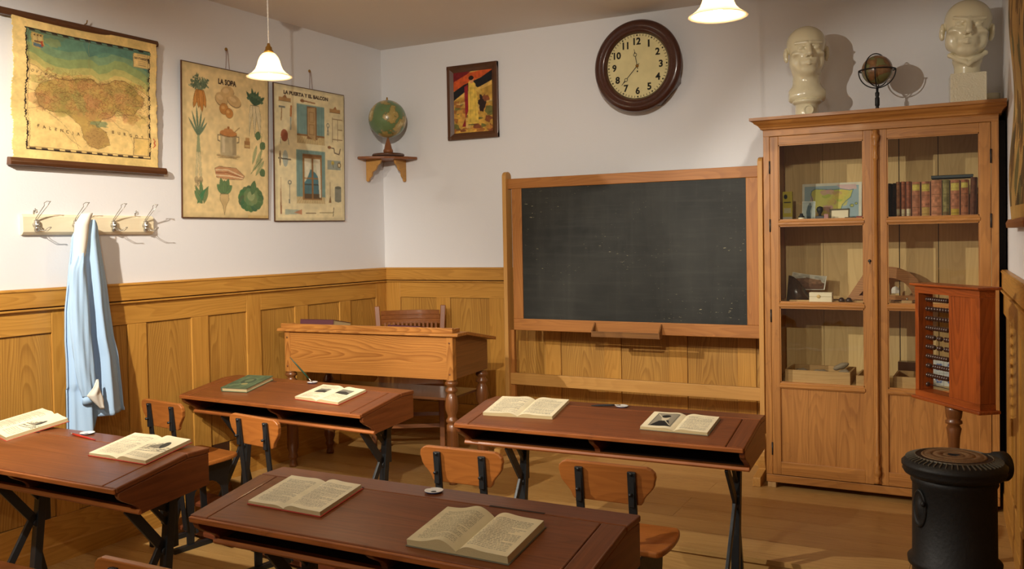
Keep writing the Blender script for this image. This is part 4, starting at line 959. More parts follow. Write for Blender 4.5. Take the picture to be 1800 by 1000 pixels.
    c.ell(X(.13), h*.63, 6.5, 9.5, (150, 78, 52)); c.line([(X(.08), h*.61), (X(.075), h*.565)], .9, ST); c.line([(X(.18), h*.61), (X(.19), h*.565)], .9, ST)
    c.ell(X(.14), h*.46, 5, 13, (172, 182, 172)); c.line([(X(.05), h*.46), (X(.21), h*.455)], 2, (80, 74, 64)); c.ell(X(.07), h*.46, 1.6, 12, (130, 110, 84))
    c.poly([(X(.065), h*.05), (X(.085), h*.05), (X(.075), h*.33)], (150, 98, 66)); c.ell(X(.195), h*.285, 3.6, 3.6, ST); c.ell(X(.195), h*.285, 2, 2, bg); c.line([(X(.195), h*.27), (X(.195), h*.13)], 1.2, ST); c.rect(X(.18), h*.13, X(.20), h*.16, ST)
    c.line([(X(.74), h*.67), (X(.75), h*.74), (X(.76), h*.67)], 1.2, ST); c.ell(X(.752), h*.745, 3, 4, ST); c.ell(X(.752), h*.745, 1.6, 2.4, bg)
    for a, b in (((.82, .62), (.82, .81)), ((.90, .63), (.90, .80)), ((.82, .80), (.97, .80)), ((.82, .64), (.97, .64)), ((.90, .72), (.97, .72))): c.line([(X(a[0]), h*a[1]), (X(b[0]), h*b[1])], 1.3, (150, 120, 86))
    c.line([(X(.76), h*.575), (X(.84), h*.57), (X(.85), h*.535), (X(.92), h*.525), (X(.94), h*.57)], 1.8, (104, 88, 74)); c.ell(X(.77), h*.575, 3.6, 2.4, (140, 90, 58))
    c.rect(X(.74), h*.40, X(.94), h*.475, (150, 160, 152)); c.ell(X(.82), h*.455, 3, 3.4, (196, 176, 84)); c.line([(X(.82), h*.45), (X(.83), h*.42)], 1, (90, 86, 60)); c.ell(X(.92), h*.44, 4, 4.6, (120, 104, 74)); c.ell(X(.92), h*.44, 2.2, 2.8, bg)
    c.line([(X(.775), h*.30), (X(.775), h*.20)], 1, (150, 112, 70)); c.poly([(X(.755), h*.14), (X(.795), h*.14), (X(.78), h*.20)], (128, 96, 62))
    c.rect(X(.85), h*.155, X(.95), h*.26, (132, 134, 122)); c.ell(X(.90), h*.26, 6.8, 2.4, (96, 98, 90)); c.ell(X(.90), h*.155, 6.8, 2.2, (120, 122, 112))
    c.poly([(X(.13), h*.085), (X(.13), h*.045), (X(.36), h*.05), (X(.36), h*.08)], (166, 178, 160)); c.poly([(X(.25), h*.06), (X(.36), h*.085), (X(.36), h*.045)], (190, 130, 96)); c.line([(X(.42), h*.055), (X(.56), h*.055)], 1.4, (130, 110, 84)); c.line([(X(.62), h*.06), (X(.82), h*.06)], 1.6, (160, 144, 104)); c.line([(X(.82), h*.03), (X(.83), h*.10)], 1.2, (110, 96, 76))
    c.a = c.a*.86+np.array((228, 212, 166))/255*.14
    c.line([(X(.26), 4.5), (X(.74), 4.5)], .5, (150, 122, 84)); c.noise(.07, 5, 12)
    return c
def chart(label, y0, y1, z0, z1, art, skew):
    w, h = y1-y0, z1-z0; t = thing('wall_chart', label, 'poster', (0, (y0+y1)/2, z0), group='illustrated wall charts')
    t.rotation_euler = (skew, math.radians(1.6), 0)
    m = MB(); m.box(.004, .0125, -w/2, w/2, 0, h); m.obj('board', M['darkwood'], t, .002)
    print_mesh('print', art, lambda U, V: (.0132+0*U, (U-.5)*(w-.012), .006+V*(h-.012)), M['print'], t)
    m = MB(); m.lathe([(.001, 0), (.009, .002), (.011, .006), (.006, .012), (.001, .013)], (0, 0, 0), 16, 'x'); m.T = Matrix(); o = m.obj('picture_hook', M['brass'], t); o.location = (.0, 0, h+.118)
    m = MB()
    m.tube([(.012, -.005, h+.115), (.016, -.014, h)], .0014, 6); m.obj('hanging_string', M['string'], t)
    m = MB(); m.tube([(.012, .005, h+.115), (.016, .014, h)], .0014, 6); m.obj('hanging_string', M['string'], t)
    return t
chart('large wall chart titled LA SOPA with painted vegetables and a stew pot', -1.932, -1.240, 1.705, 2.598, soup_chart(), 0)
chart('narrow wall chart titled LA PUERTA Y EL BALCON with tools and two blue interiors', -1.187, -.480, 1.695, 2.583, door_chart(), .012)

# ================================================================== COAT RACK AND SMOCK
t = thing('coat_rack', 'cream wooden coat rack with four wire hooks on the left wall', 'coat rack', (0, -2.515, 1.612))
m = MB(); m.prism([(0, 0), (.012, 0), (.024, .014), (.024, .088), (.012, .100), (0, .100)], 'y', -.378, .376, 0, 1); m.obj('board', M['pale'], t, .002)
for y in (-.315, -.105, .115, .314):
    m = MB(); m.lathe([(.001, .024), (.015, .024), (.016, .030), (.008, .036), (.007, .050), (.001, .052)], (0, y, .048), 16, 'x'); m.ball((.034, y, .060), .0125, 14); m.ball((.036, y, .032), .0115, 14); m.lathe([(.001, .015), (.012, .02), (.012, .07), (.001, .076)], (.034, y, 0), 14)
    hk = m.obj('hook', M['steel'], t)
    for s in (-1, 1):
        m = MB(); w_ = .008
        m.tube([(.032, y+s*.004, .062), (.036, y+s*.005, .078), (.058, y+s*.007+.012, .112), (.078, y+s*.009+.022, .140), (.080, y+s*.013+.024, .152), (.092, y+s*.010+.027, .160), (.098, y+.028, .158)], .0017, 8); m.obj('wire', M['steel'], hk)
        m = MB(); m.tube([(.034, y+s*.004, .050), (.052, y+s*.007+.010, .022), (.075, y+s*.009+.02, .018), (.092, y+s*.008+.028, .034), (.098, y+.030, .036)], .0017, 8); m.obj('wire', M['steel'], hk)
for y in (-.31, .27):
    m = MB(); m.tube([(.004, y, .100), (.006, y, .122), (.008, y+.008, .128), (.008, y+.012, .118), (.007, y+.006, .112)], .0018, 8); m.obj('screw_eye', M['steel'], t)

t = thing('smock', 'light blue school smock with white collar hanging from the second hook', 'smock', (.10, -2.60, .66))
def smock_body():
    zs = np.array([1.03, 1.00, .94, .84, .70, .58, .43, .34, .16, .03, -.02]); L_ = np.array([-.028, -.056, -.095, -.108, -.128, -.145, -.150, -.146, -.147, -.149, -.150]); R_ = np.array([.028, .045, .052, .066, .088, .100, .118, .140, .156, .164, .166])
    n = 120; rows = 60; m = MB(); vs = []
    for i in range(rows+1):
        u = i/rows; z = 1.025-u*(1.04); l = np.interp(-z, -zs, L_); r_ = np.interp(-z, -zs, R_); c = (l+r_)/2; hw = (r_-l)/2
        for k in range(n):
            a = 2*PI*k/n; g = min(1, .12+u*1.5)
            fold = g*(.022*math.sin(6*a+.6+.5*u)+.013*math.sin(10*a+2.0-1.2*u)+.004*math.sin(19*a+3*u))*abs(math.sin(a))**.6
            y = c+hw*math.cos(a); x = (.030+.022*u)*math.sin(a)+(fold if math.sin(a) > 0 else .3*fold)
            if z < .2 and y < c-.01 and math.sin(a) > 0: x -= .012
            dz = 0
            if z < .06: dz = (.055 if y > -.008 else -.015)*(1-max(0, z)/.06)+(.03*(y+.008) if y > -.008 else 0)
            vs.append((x+.004, y, z+dz))
    fs = []
    for i in range(rows):
        for k in range(n): k2 = (k+1) % n; fs.append((i*n+k, i*n+k2, (i+1)*n+k2, (i+1)*n+k))
    fs.append(tuple(range(n))); m.add(vs, fs, 0, 2, True)
    o = m.obj('body', M['cloth'], t); md = o.modifiers.new('s', 'SOLIDIFY'); md.thickness = .002; return o
smock_body()
def sleeve():
    P = [(.030, -.075, .86, .016), (.044, -.098, .78, .040), (.052, -.100, .62, .050), (.056, -.096, .45, .050), (.056, -.084, .30, .048), (.054, -.070, .20, .042), (.050, -.060, .155, .038)]
    n = 40; rows = 40; vs = []; P = np.array(P)
    for i in range(rows+1):
        u = i/rows*(len(P)-1); q = [np.interp(u, np.arange(len(P)), P[:, j]) for j in range(4)]
        for k in range(n):
            a = 2*PI*k/n; f = .0035*math.sin(5*a+u)+.002*math.sin(11*a-2*u)
            vs.append((q[0]+(.026+f)*math.sin(a), q[1]+(q[3]+f)*math.cos(a), q[2]))
    fs = [(i*n+k, i*n+(k+1) % n, (i+1)*n+(k+1) % n, (i+1)*n+k) for i in range(rows) for k in range(n)]+[tuple(range(n))]
    m = MB(); m.add(vs, fs, 0, 2, True); o = m.obj('sleeve', M['cloth'], t); md = o.modifiers.new('s', 'SOLIDIFY'); md.thickness = .002
    m = MB(); vs = [(.052+.022*math.sin(2*PI*k/40), -.060+(.038)*math.cos(2*PI*k/40), z) for z in (.156, .120) for k in range(40)]
    m.add(vs, [(k, (k+1) % 40, 40+(k+1) % 40, 40+k) for k in range(40)], 0, 2, True); o2 = m.obj('cuff_band', M['cloth'], t); md = o2.modifiers.new('s', 'SOLIDIFY'); md.thickness = .003
sleeve()
def sheet(name, rowsL, rowsR, bulge, mat, nU=10, th=.002, wave=.0):
    n = len(rowsL); vs = []; SUB = 5; A = np.array(rowsL); B = np.array(rowsR); tt = np.linspace(0, n-1, (n-1)*SUB+1)
    for q in tt:
        a = np.array([np.interp(q, np.arange(n), A[:, j]) for j in range(3)]); b = np.array([np.interp(q, np.arange(n), B[:, j]) for j in range(3)])
        for k in range(nU+1):
            u = k/nU; p = a+(b-a)*u; vs.append((p[0]+bulge*math.sin(PI*u)+wave*math.sin(u*9+q*2), p[1], p[2]))
    w1 = nU+1; fs = [(i*w1+k, i*w1+k+1, (i+1)*w1+k+1, (i+1)*w1+k) for i in range(len(tt)-1) for k in range(nU)]
    m = MB(); m.add(vs, fs, 0, 2, True); o = m.obj(name, mat, t); md = o.modifiers.new('s', 'SOLIDIFY'); md.thickness = th; return o
sheet('collar', [(.022, -.052, 1.055), (.03, -.098, 1.0), (.032, -.104, .93), (.030, -.106, .86), (.028, -.112, .78), (.028, -.116, .70)],
      [(.030, .004, 1.058), (.045, -.030, 1.0), (.046, -.040, .93), (.042, -.050, .86), (.036, -.074, .80), (.030, -.108, .70)], .018, M['clothw'])
sheet('cuff_lining', [(.080, -.040, .235), (.086, -.066, .200), (.088, -.100, .165), (.088, -.070, .135), (.084, -.022, .085)], [(.080, -.036, .236), (.086, -.030, .200), (.088, -.022, .165), (.086, -.010, .130), (.084, -.006, .090)], .010, M['clothw'], wave=.003)

# ================================================================== CORNER SHELF AND GLOBES
t = thing('corner_shelf', 'small wooden corner shelf on two scroll brackets, carrying the green globe', 'shelf', (0, 0, 2.150))
sh = [(.002, -.002), (.002, -.30)]+[(.012, -.318), (.030, -.325)]+[(.03+.295*math.sin(q)*.55+.0, -.325+.0+.295*(1-math.cos(q))*.55) for q in np.linspace(.1, 1.1, 5)]
sh = [(.002, -.002), (.002, -.312), (.020, -.325), (.10, -.300), (.20, -.255), (.255, -.20), (.300, -.10), (.325, -.020), (.312, -.002)]
m = MB(); m.prism(sh, 'z', 0, .018); m.obj('board', M['shelf'], t, .004)
bp = [(.0, 0), (.135, 0), (.125, -.03), (.10, -.045), (.085, -.075), (.055, -.09), (.048, -.12), (.028, -.135), (.022, -.155), (.010, -.160), (0, -.15)]
m = MB(); m.T = Matrix.Translation((0, -.205, 0)); m.prism([(a+.003, b) for a, b in bp], 'y', -.009, .009, 0, 1)
m.T = Matrix(); m.v = [(v[0], v[1], v[2]) for v in m.v]; m.obj('bracket', M['post'], t, .002)
m = MB(); m.prism([(-a-.003, b) for a, b in bp], 'x', .196, .214, 0, 1); m.obj('bracket', M['post'], t, .002)
t = thing('globe', 'green school globe on a wooden foot, standing on the corner shelf', 'globe', (.185, -.185, 2.168), group=None)
m = MB(); m.ball((0, 0, .271), .137, 48); o = m.obj('sphere', M['globe'], t)
m = MB(); m.lathe([(.001, .003), (.115, .003), (.118, .010), (.112, .018), (.060, .024), (.001, .024)], seg=40); m.obj('base', M['darkwood'], t)
m = MB(); m.lathe([(.001, .024), (.030, .024), (.036, .036), (.034, .048), (.028, .054), (.022, .085), (.014, .108), (.008, .128), (.006, .14), (.001, .14)], seg=28); m.obj('stem', M['shelf'], t)
m = MB(); m.lathe([(.001, 0), (.012, 0), (.006, .012), (.005, .024), (.001, .026)], (0, 0, .404), 16); o = m.obj('pole_cap', M['brass'], t)

# ================================================================== FRAMED PICTURE
t = thing('framed_picture', 'small dark-framed colour print of a yellow figure under orange and black bands', 'picture', (.807, 0, 2.268))
w, h = .415, .530
def paint():
    c = Canvas(84, 112, (206, 160, 70)); c.noise(.3, 12, 3)
    c.poly([(0, 112), (84, 112), (84, 84), (0, 60)], (222, 178, 92)); c.poly([(0, 78), (0, 94), (30, 108), (70, 112), (84, 112), (84, 104), (50, 96), (20, 78)], (206, 88, 40)); c.poly([(0, 94), (0, 112), (40, 112), (30, 106)], (120, 26, 34)); c.poly([(0, 60), (0, 76), (24, 88), (60, 98), (84, 110), (84, 92), (58, 82), (24, 74)], (24, 26, 32))
    for i in range(60):
        r = random.Random(i); c.poly(blob(r.random()*84, r.random()*58, 5+6*r.random(), 2+4*r.random(), 9, .4, i), [(190, 130, 56), (150, 90, 44), (90, 96, 52), (206, 150, 70), (120, 60, 40), (222, 184, 110)][i % 6], .8)
    c.poly([(33, 92), (40, 95), (48, 88), (52, 60), (54, 16), (30, 16), (32, 60)], (226, 190, 84)); c.poly([(24, 84), (32, 88), (32, 40), (18, 12), (26, 12)], (150, 36, 44)); c.ell(40, 95, 4.5, 6, (214, 150, 96)); c.ell(39, 99, 5.5, 4, (40, 26, 24))
    c.poly([(46, 86), (62, 72), (60, 68), (44, 78)], (222, 182, 90)); c.poly(blob(62, 52, 9, 15, 18, .3, 9), (44, 28, 28)); c.poly(blob(70, 60, 7, 6, 12, .3, 10), (134, 76, 46)); c.line([(38, 82), (36, 20)], .8, (180, 140, 56)); c.line([(46, 80), (48, 20)], .8, (190, 150, 60))
    c.noise(.2, 4, 6); return c
m = MB(); m.box(-w/2+.03, w/2-.03, -.012, -.004, .03, h-.03); m.obj('backing', M['black'], t)
print_mesh('print', paint(), lambda U, V: ((U-.5)*(w-.09), -.0125+0*U, .045+V*(h-.09)), M['gloss'], t)
for a, b, c_, d in ((-w/2, w/2, 0, .05), (-w/2, w/2, h-.05, h)):
    m = MB(); m.prism([(-.028, c_ if c_ == 0 else h), (-.004, c_ if c_ == 0 else h), (-.004, d if c_ == 0 else h-.05), (-.012, d if c_ == 0 else h-.05), (-.030, .025 if c_ == 0 else h-.025)], 'x', a, b, 0, 0); m.obj('frame_rail', M['darkwood'], t, .002)
for s in (-1, 1):
    m = MB(); m.prism([(s*w/2, -.028), (s*w/2, -.004), (s*(w/2-.05), -.004), (s*(w/2-.05), -.012), (s*(w/2-.025), -.030)], 'z', .001, h-.001, 0, 2); m.obj('frame_stile', M['darkwood'], t, .002)

# ================================================================== WALL CLOCK
t = thing('wall_clock', 'round mahogany wall clock with cream dial and bold black numerals', 'clock', (2.078, 0, 2.636))
R = .292
m = MB()
oct_ = [(.225*1.06*math.cos(PI/8+k*PI/4), .225*1.06*math.sin(PI/8+k*PI/4)) for k in range(8)]
m.prism([(x+.035, z-.03) for x, z in oct_], 'y', -.085, -.001); m.obj('case_back', M['clockwood'], t, .004)
m = MB(); m.open = True
m.lathe([(r_, -y) for r_, y in [(.205, .083), (.275, .083), (.290, .090), (R, .100), (R-.006, .112), (.270, .124), (.250, .126), (.243, .121), (.232, .126), (.222, .124), (.214, .116), (.207, .104), (.205, .092), (.205, .083)]], (0, 0, 0), 96, 'y')
m.obj('bezel', M['clockwood'], t)
def dial():
    n = 184; c = Canvas(n, n, (222, 210, 158)); cc = n/2; S = n/2/.205
    for i in range(60):
        a = i*PI/30; r0, r1 = (.190, .200); x, y = math.sin(a), math.cos(a)
        if i % 5 == 0: c.ell(cc+x*.194*S, cc+y*.194*S, 2.3, 2.3, (40, 34, 26))
        else: c.line([(cc+x*r0*S, cc+y*r0*S), (cc+x*r1*S, cc+y*r1*S)], 1.5, (52, 44, 32))
    for i in range(1, 13):
        a = i*PI/6; rr = .156; c.text(str(i), cc+math.sin(a)*rr*S, cc+math.cos(a)*rr*S, 20.5, (38, 36, 32), bold=.035)
    c.ell(cc, cc-.034*S, 2.2, 2.2, (20, 18, 16)); c.noise(.04, 20, 2); return c
print_mesh('dial', dial(), lambda U, V: ((U-.5)*.41, -.0995+0*U, (V-.5)*.41), M['page'], t, keep=lambda w, h: np.hypot(*(np.mgrid[0:h, 0:w]+.5-w/2)) < w/2-.5)
def hand(name, ang, L, ring):
    m = MB(); d = (math.sin(ang), math.cos(ang)); p = lambda r_: (d[0]*r_, -.104, d[1]*r_)
    m.bar(p(-.02), p(ring-.010), .0035, .0015, 0, (d[1], 0, -d[0])); m.bar(p(ring+.010), p(L-.02), .006, .0015, 0, (d[1], 0, -d[0])); m.bar(p(L-.024), p(L), .0025, .0015, 0, (d[1], 0, -d[0]))
    m.tube([(d[0]*ring+.010*math.cos(q), -.104, d[1]*ring+.010*math.sin(q)) for q in np.linspace(0, 2*PI, 20)[:-1]], .0016, 6, closed=True)
    return m.obj(name, M['black'], t)
hand('hour_hand', math.radians(-10), .108, .072); hand('minute_hand', math.radians(-137), .155, .112)
m = MB(); m.lathe([(.001, -.1), (.010, -.101), (.009, -.108), (.001, -.110)], (0, 0, 0), 20, 'y'); m.obj('centre_cap', M['brass'], t)

# ================================================================== SCROLL MAP ON THE RIGHT WALL
t = thing('scroll_chart', 'old scroll chart hanging on the right wall, seen almost edge-on', 'wall map', (4.115, 0, 1.56)); t.rotation_euler = (0, 0, math.atan2(.05, 1))
def sc():
    c = Canvas(90, 110, (196, 160, 96)); c.noise(.3, 20, 2); r = random.Random(3)
    for i in range(70): c.poly(blob(90*r.random(), 110*r.random(), 2+4*r.random(), 4+8*r.random(), 10, .4, i), [(110, 84, 50), (84, 88, 60), (140, 100, 60), (70, 60, 46)][i % 4], .7)
    c.rect(0, 0, 90, 6, (196, 160, 96)); c.rect(0, 104, 90, 110, (190, 150, 90)); return c
o = print_mesh('sheet', sc(), lambda U, V: (-.028-.010*np.sin(V*9+U*2)-.008*np.sin(U*5), -1.18-.80*U, .03+1.0*V), M['print'], t); md = o.modifiers.new('s', 'SOLIDIFY'); md.thickness = .0015
m = MB(); m.prism([(-.004, 0), (-.045, 0), (-.048, .02), (-.040, .036), (-.004, .036)], 'y', -2.03, -1.12, 0, 1); m.obj('bottom_rod', M['shelf'], t, .003)
m = MB(); m.prism([(-.004, 1.02), (-.045, 1.02), (-.048, 1.04), (-.040, 1.056), (-.004, 1.056)], 'y', -2.03, -1.12, 0, 1); m.obj('top_rod', M['darkwood'], t, .003)

# ================================================================== CABINET
t = thing('display_cabinet', 'tall two-door glazed pine cabinet on the platform, right of the blackboard', 'cabinet', (3.52, -.255, HP)); CAB = t
X = lambda x: x-3.52
Yc = lambda y: y+.255
XL, XR, YF, YB = 2.948, 4.098, -.480, -.030
m = MB()
m.box(X(XL), X(XL+.024), Yc(YF+.025), Yc(YB), Z(.175), Z(2.105), 0, 2); m.obj('side_panel', M['cab'], t)
m = MB(); m.box(X(XR-.024), X(XR), Yc(YF+.025), Yc(YB), Z(.175), Z(2.105), 0, 2); m.obj('side_panel', M['cab'], t)
for i, (a, b) in enumerate(((2.972, 3.19), (3.192, 3.425), (3.427, 3.60), (3.605, 3.80), (3.804, 4.074))):
    m = MB(); m.box(X(a), X(b), Yc(YB-.014), Yc(YB-.002), Z(.20), Z(2.10), 0, 2); m.obj('back_board', M['cabin'], t)
m = MB(); m.box(X(2.972), X(4.074), Yc(YB-.002), Yc(YB), Z(.20), Z(2.10)); m.obj('back_seal', M['darkgap'], t)
for z in (.205, .706, 1.150, 1.599, 2.085):
    m = MB(); m.box(X(2.972), X(4.074), Yc(YF+.035), Yc(YB-.014), Z(z), Z(z+.020), 0, 0); m.obj('shelf', M['cabin'], t)
m = MB()
for a, b in ((XL, 2.982), (4.064, XR)):
    m = MB(); m.box(X(a), X(b), Yc(YF), Yc(YF+.025), Z(.215), Z(2.115), 0, 2); m.obj('face_stile', M['cab'], t, .002)
m = MB(); m.box(X(XL), X(XR), Yc(YF-.002), Yc(YF+.025), Z(.172), Z(.214), 0, 0); m.obj('base_rail', M['cab'], t, .003)
m = MB(); m.box(X(XL), X(XR), Yc(YF-.002), Yc(YF+.025), Z(2.090), Z(2.122), 0, 0); m.obj('frieze', M['cab'], t, .002)
cp = [(.0, 2.105), (.0, 2.125), (.012, 2.130), (.014, 2.138), (.024, 2.150), (.040, 2.160), (.048, 2.172), (.062, 2.176), (.062, 2.192)]
# cornice swept round the front and both sides
m = MB(); vs = []; n = len(cp)
corners = lambda d: [(XL-d, YB), (XL-d, YF-d), (XR+min(d, .036), YF-d), (XR+min(d, .036), YB)]
for j in range(4):
    for d, z in cp: x, y = corners(d)[j]; vs.append((X(x), Yc(y), Z(z)))
fs = [(j*n+i, (j+1)*n+i, (j+1)*n+i+1, j*n+i+1) for j in range(3) for i in range(n-1)]+[(n-1, 2*n-1, 3*n-1, 4*n-1), (0, 3*n, 2*n, n), tuple(range(n)), tuple(range(3*n, 4*n))[::-1], (0, n-1, 4*n-1, 3*n)]
m.add(vs, fs, 0, 0); m.obj('cornice', M['cab'], t)
for x in (2.965, 4.05):
    for y in (YF+.005, YB-.06):
        m = MB(); m.box(X(x-.012), X(x+.034), Yc(y), Yc(y+.045), 0, Z(.173), 0, 2); m.obj('foot', M['crate'], t, .002)
def door(x0, x1, gx0, gx1, name):
    root = bpy.data.objects.new('door', None); COL.objects.link(root); root.parent = t
    y0, y1 = Yc(YF-.004), Yc(YF+.020)
    for a, b in ((x0, gx0), (gx1, x1)):
        m = MB(); m.box(X(a), X(b), y0, y1, Z(.218), Z(2.088), 0, 2); m.obj('stile', M['cab'], root, .002)
    for a, b in ((.218, .290), (.700, .732), (1.146, 1.176), (1.596, 1.627), (2.040, 2.088)):
        m = MB(); m.box(X(gx0), X(gx1), y0, y1, Z(a), Z(b), 0, 0)
        m.obj('rail', M['cab'], root, .002)
        if .6 < a < 2:
            m = MB(); m.prism([(y0-.006, Z(b-.012)), (y0-.006, Z(a+.008)), (y0, Z(a+.003)), (y0, Z(b-.006))], 'x', X(gx0-.003), X(gx1+.003), 0, 0); m.obj('bead', M['cab'], root)
    m = MB(); k = 3 if x0 < 3.2 else 4
    for i in range(k): m.box(X(gx0+(gx1-gx0)*i/k), X(gx0+(gx1-gx0)*(i+1)/k-.0008), y0+.010, y1-.004, Z(.288), Z(.702), 0, 2)
    m.obj('panel', M['cab'], root)
    for a, b in ((.732, 1.146), (1.176, 1.596), (1.627, 2.040)):
        m = MB(); m.box(X(gx0-.004), X(gx1+.004), y0+.011, y0+.0135, Z(a-.003), Z(b+.003)); m.obj('pane', M['glass'], root)
        m = MB(); e = .005
        for (p, q, r_, s_) in ((gx0, gx0+e, a, b), (gx1-e, gx1, a, b)): m.box(X(p), X(q), y0+.004, y0+.011, Z(r_), Z(s_), 0, 2)
        for (p, q, r_, s_) in ((gx0, gx1, a, a+e), (gx0, gx1, b-e, b)): m.box(X(p), X(q), y0+.004, y0+.011, Z(r_), Z(s_), 0, 0)
        m.obj('glazing_bead', M['cab'], root)
    for z in (.36, 1.10, 1.60, 1.92):
        xx = x0-.001 if x0 < 3.2 else x1+.001
        m = MB(); m.lathe([(.001, -.035), (.004, -.035), (.004, .035), (.001, .035)], (X(xx), y0-.002, Z(z)), 10); m.obj('hinge', M['iron'], root)
    return root
dl = door(2.984, 3.512, 3.030, 3.468, 'l'); dr = door(3.548, 4.062, 3.584, 4.012, 'r')
m = MB(); m.box(X(3.512), X(3.547), Yc(YF-.006), Yc(YF+.018), Z(.222), Z(2.086), 0, 2)
y = Yc(YF-.017)
m.obj('meeting_stile', M['cab'], dl, .002)
m = MB(); m.lathe([(.001, Z(.225)), (.006, Z(.228)), (.010, Z(.245)), (.005, Z(.256)), (.012, Z(.272)), (.016, Z(.290)), (.010, Z(.305)), (.013, Z(.315)), (.007, Z(.33)), (.010, Z(.37)), (.010, Z(.38)), (.007, Z(.39)), (.0075, Z(1.93)), (.011, Z(1.935)), (.011, Z(1.945)), (.008, Z(1.955)), (.009, Z(2.00)), (.013, Z(2.005)), (.008, Z(2.015)), (.016, Z(2.04)), (.017, Z(2.055)), (.009, Z(2.07)), (.011, Z(2.085)), (.001, Z(2.087))], (X(3.530), y, 0), 18); m.v = [((v[0]-X(3.530))*1.2+X(3.530), (v[1]-y)*1.2+y, v[2]) for v in m.v]; m.obj('turned_column', M['cab'], dl)
m = MB(); m.lathe([(.001, 0), (.008, 0), (.007, .003), (.001, .004)], (X(3.497), Yc(YF-.0075), Z(1.402)), 16, 'y'); m.box(X(3.4955), X(3.4985), Yc(YF-.009), Yc(YF-.003), Z(1.386), Z(1.402)); m.obj('keyhole', M['iron'], dl)

# ------------------------------------------------------------------ cabinet contents
S1, S2, S3 = 1.6195, 1.1705, .7265
def standing_card(name, label, cat, x0, x1, y, z0, h, art, lean=.12, th=.0015, board=None, rz=0):
    w = x1-x0; o = thing(name, label, cat, ((x0+x1)/2, y, z0)); o.rotation_euler = (-lean, 0, rz)
    m = MB(); m.box(-w/2, w/2, .0003, th, 0, h); m.obj('backing', board or M['pageedge'], o)
    print_mesh('print', art, lambda U, V: ((U-.5)*w, 0*U, V*h), M['print'], o); return o
def spain():
    w, h = 104, 70; c = Canvas(w, h, (226, 222, 200)); c.rect(4, 4, w-5, h-5, (160, 182, 186)); P = lambda x, y: (x*w, y*h)
    main = [(.17, .60), (.15, .72), (.16, .80), (.22, .86), (.40, .84), (.55, .83), (.66, .84), (.80, .80), (.86, .82), (.82, .62), (.74, .52), (.68, .42), (.66, .32), (.68, .26), (.62, .18), (.55, .10), (.48, .08), (.36, .07), (.28, .12), (.20, .10), (.18, .30), (.20, .45)]
    c.poly([P(.66, .84), P(.60, .92), P(.58, .95), P(.90, .95), P(.92, .83), P(.86, .82), P(.80, .80)], (214, 184, 178)); c.poly([P(x, y) for x, y in main], (206, 200, 104)); r = random.Random(2)
    for i in range(22): x, y = .22+.5*r.random(), .12+.65*r.random(); c.poly(blob(x*w, y*h, 8, 6, 12, .35, i), [(212, 190, 90), (206, 160, 150), (170, 186, 80), (216, 200, 100), (196, 150, 110)][i % 5], .7)
    c.poly([P(.15, .72), P(.19, .62), P(.18, .3), P(.14, .3), P(.14, .6)], (200, 170, 150)); c.line([P(x, y) for x, y in main+[main[0]]], 1.1, (70, 110, 130), .8)
    for x, y, q in ((.84, .40, 3), (.91, .45, 2), (.78, .30, 2)): c.ell(x*w, y*h, q+.7, q*.8+.7, (60, 90, 100)); c.ell(x*w, y*h, q, q*.8, (190, 190, 100))
    return c
standing_card('map_card', 'small colour map of Spain propped inside the top left of the cabinet', 'map', 3.085, 3.412, -.115, S1, .222, spain(), .10)
c = Canvas(16, 48, (196, 178, 60)); c.ell(5, 40, 3.2, 3.6, (30, 30, 34)); c.rect(2, 14, 14, 22, (206, 196, 150)); c.rect(0, 0, 16, 8, (206, 200, 176)); c.rect(2, 30, 14, 32, (90, 84, 40)); c.text('ABC', 8, 4, 3, (70, 66, 60)) if 0 else None
t = thing('paper_box', 'slim yellow packet standing at the left end of the cabinet top shelf', 'packet', (3.040, -.30, S1)); m = MB(); m.box(-.026, .026, .0003, .03, 0, .172); m.obj('carton', plain('yellow_card', rgb(190, 172, 64), .6), t, .001); print_mesh('print', c, lambda U, V: ((U-.5)*.052, -.0002+0*U, V*.172), M['print'], t)
c = Canvas(22, 34, (160, 168, 160)); c.frame(0, 0, 22, 34, 1, (196, 196, 184)); c.poly([(8, 4), (15, 4), (14, 18), (16, 26), (12, 30), (9, 26), (7, 16)], (74, 90, 94)); c.ell(13, 29, 2.2, 2.6, (104, 110, 104)); c.rect(1, 1, 21, 5, (110, 112, 100)); c.noise(.1, 4, 3)
standing_card('photograph', 'small grey-blue photograph card leaning before the map of Spain', 'photograph', 3.117, 3.188, -.285, S1, .115, c, .14)
t = thing('rubber_stamp', 'black round-handled rubber stamp in front of the map of Spain', 'stamp', (3.222, -.33, S1)); m = MB(); m.lathe([(.001, .03), (.008, .03), (.007, .04), (.016, .055), (.018, .066), (.014, .078), (.001, .083)], seg=20); m.obj('handle', M['black'], t); m = MB(); m.box(-.022, .022, -.012, .012, 0, .03); m.obj('base', M['iron'], t, .002)
t = thing('ink_bottle', 'tiny dark ink bottle with a pale label by the grey-blue photograph', 'bottle', (3.128, -.36, S1)); m = MB(); m.lathe([(.001, 0), (.016, 0), (.017, .028), (.009, .034), (.009, .044), (.001, .045)], seg=20); m.obj('bottle', M['black'], t); m = MB(); m.lathe([(.0172, .004), (.0176, .022)], seg=20); m.obj('label', M['pale'], t)
t = thing('eraser', 'pink eraser beside the black rubber stamp', 'eraser', (3.262, -.36, S1)); m = MB(); m.prism([(-.02, 0), (.02, 0), (.016, .018), (-.002, .040), (-.012, .038)], 'x', -.012, .012); m.obj('block', plain('pink_rubber', rgb(176, 130, 126), .8), t, .003)
t = thing('metal_tin', 'open metal tin with cream lining propped in front of the map of Spain', 'tin', (3.322, -.31, S1)); t.rotation_euler = (-.2, 0, 0)
m = MB(); m.box(-.052, .052, .0, .004, 0, .066); 
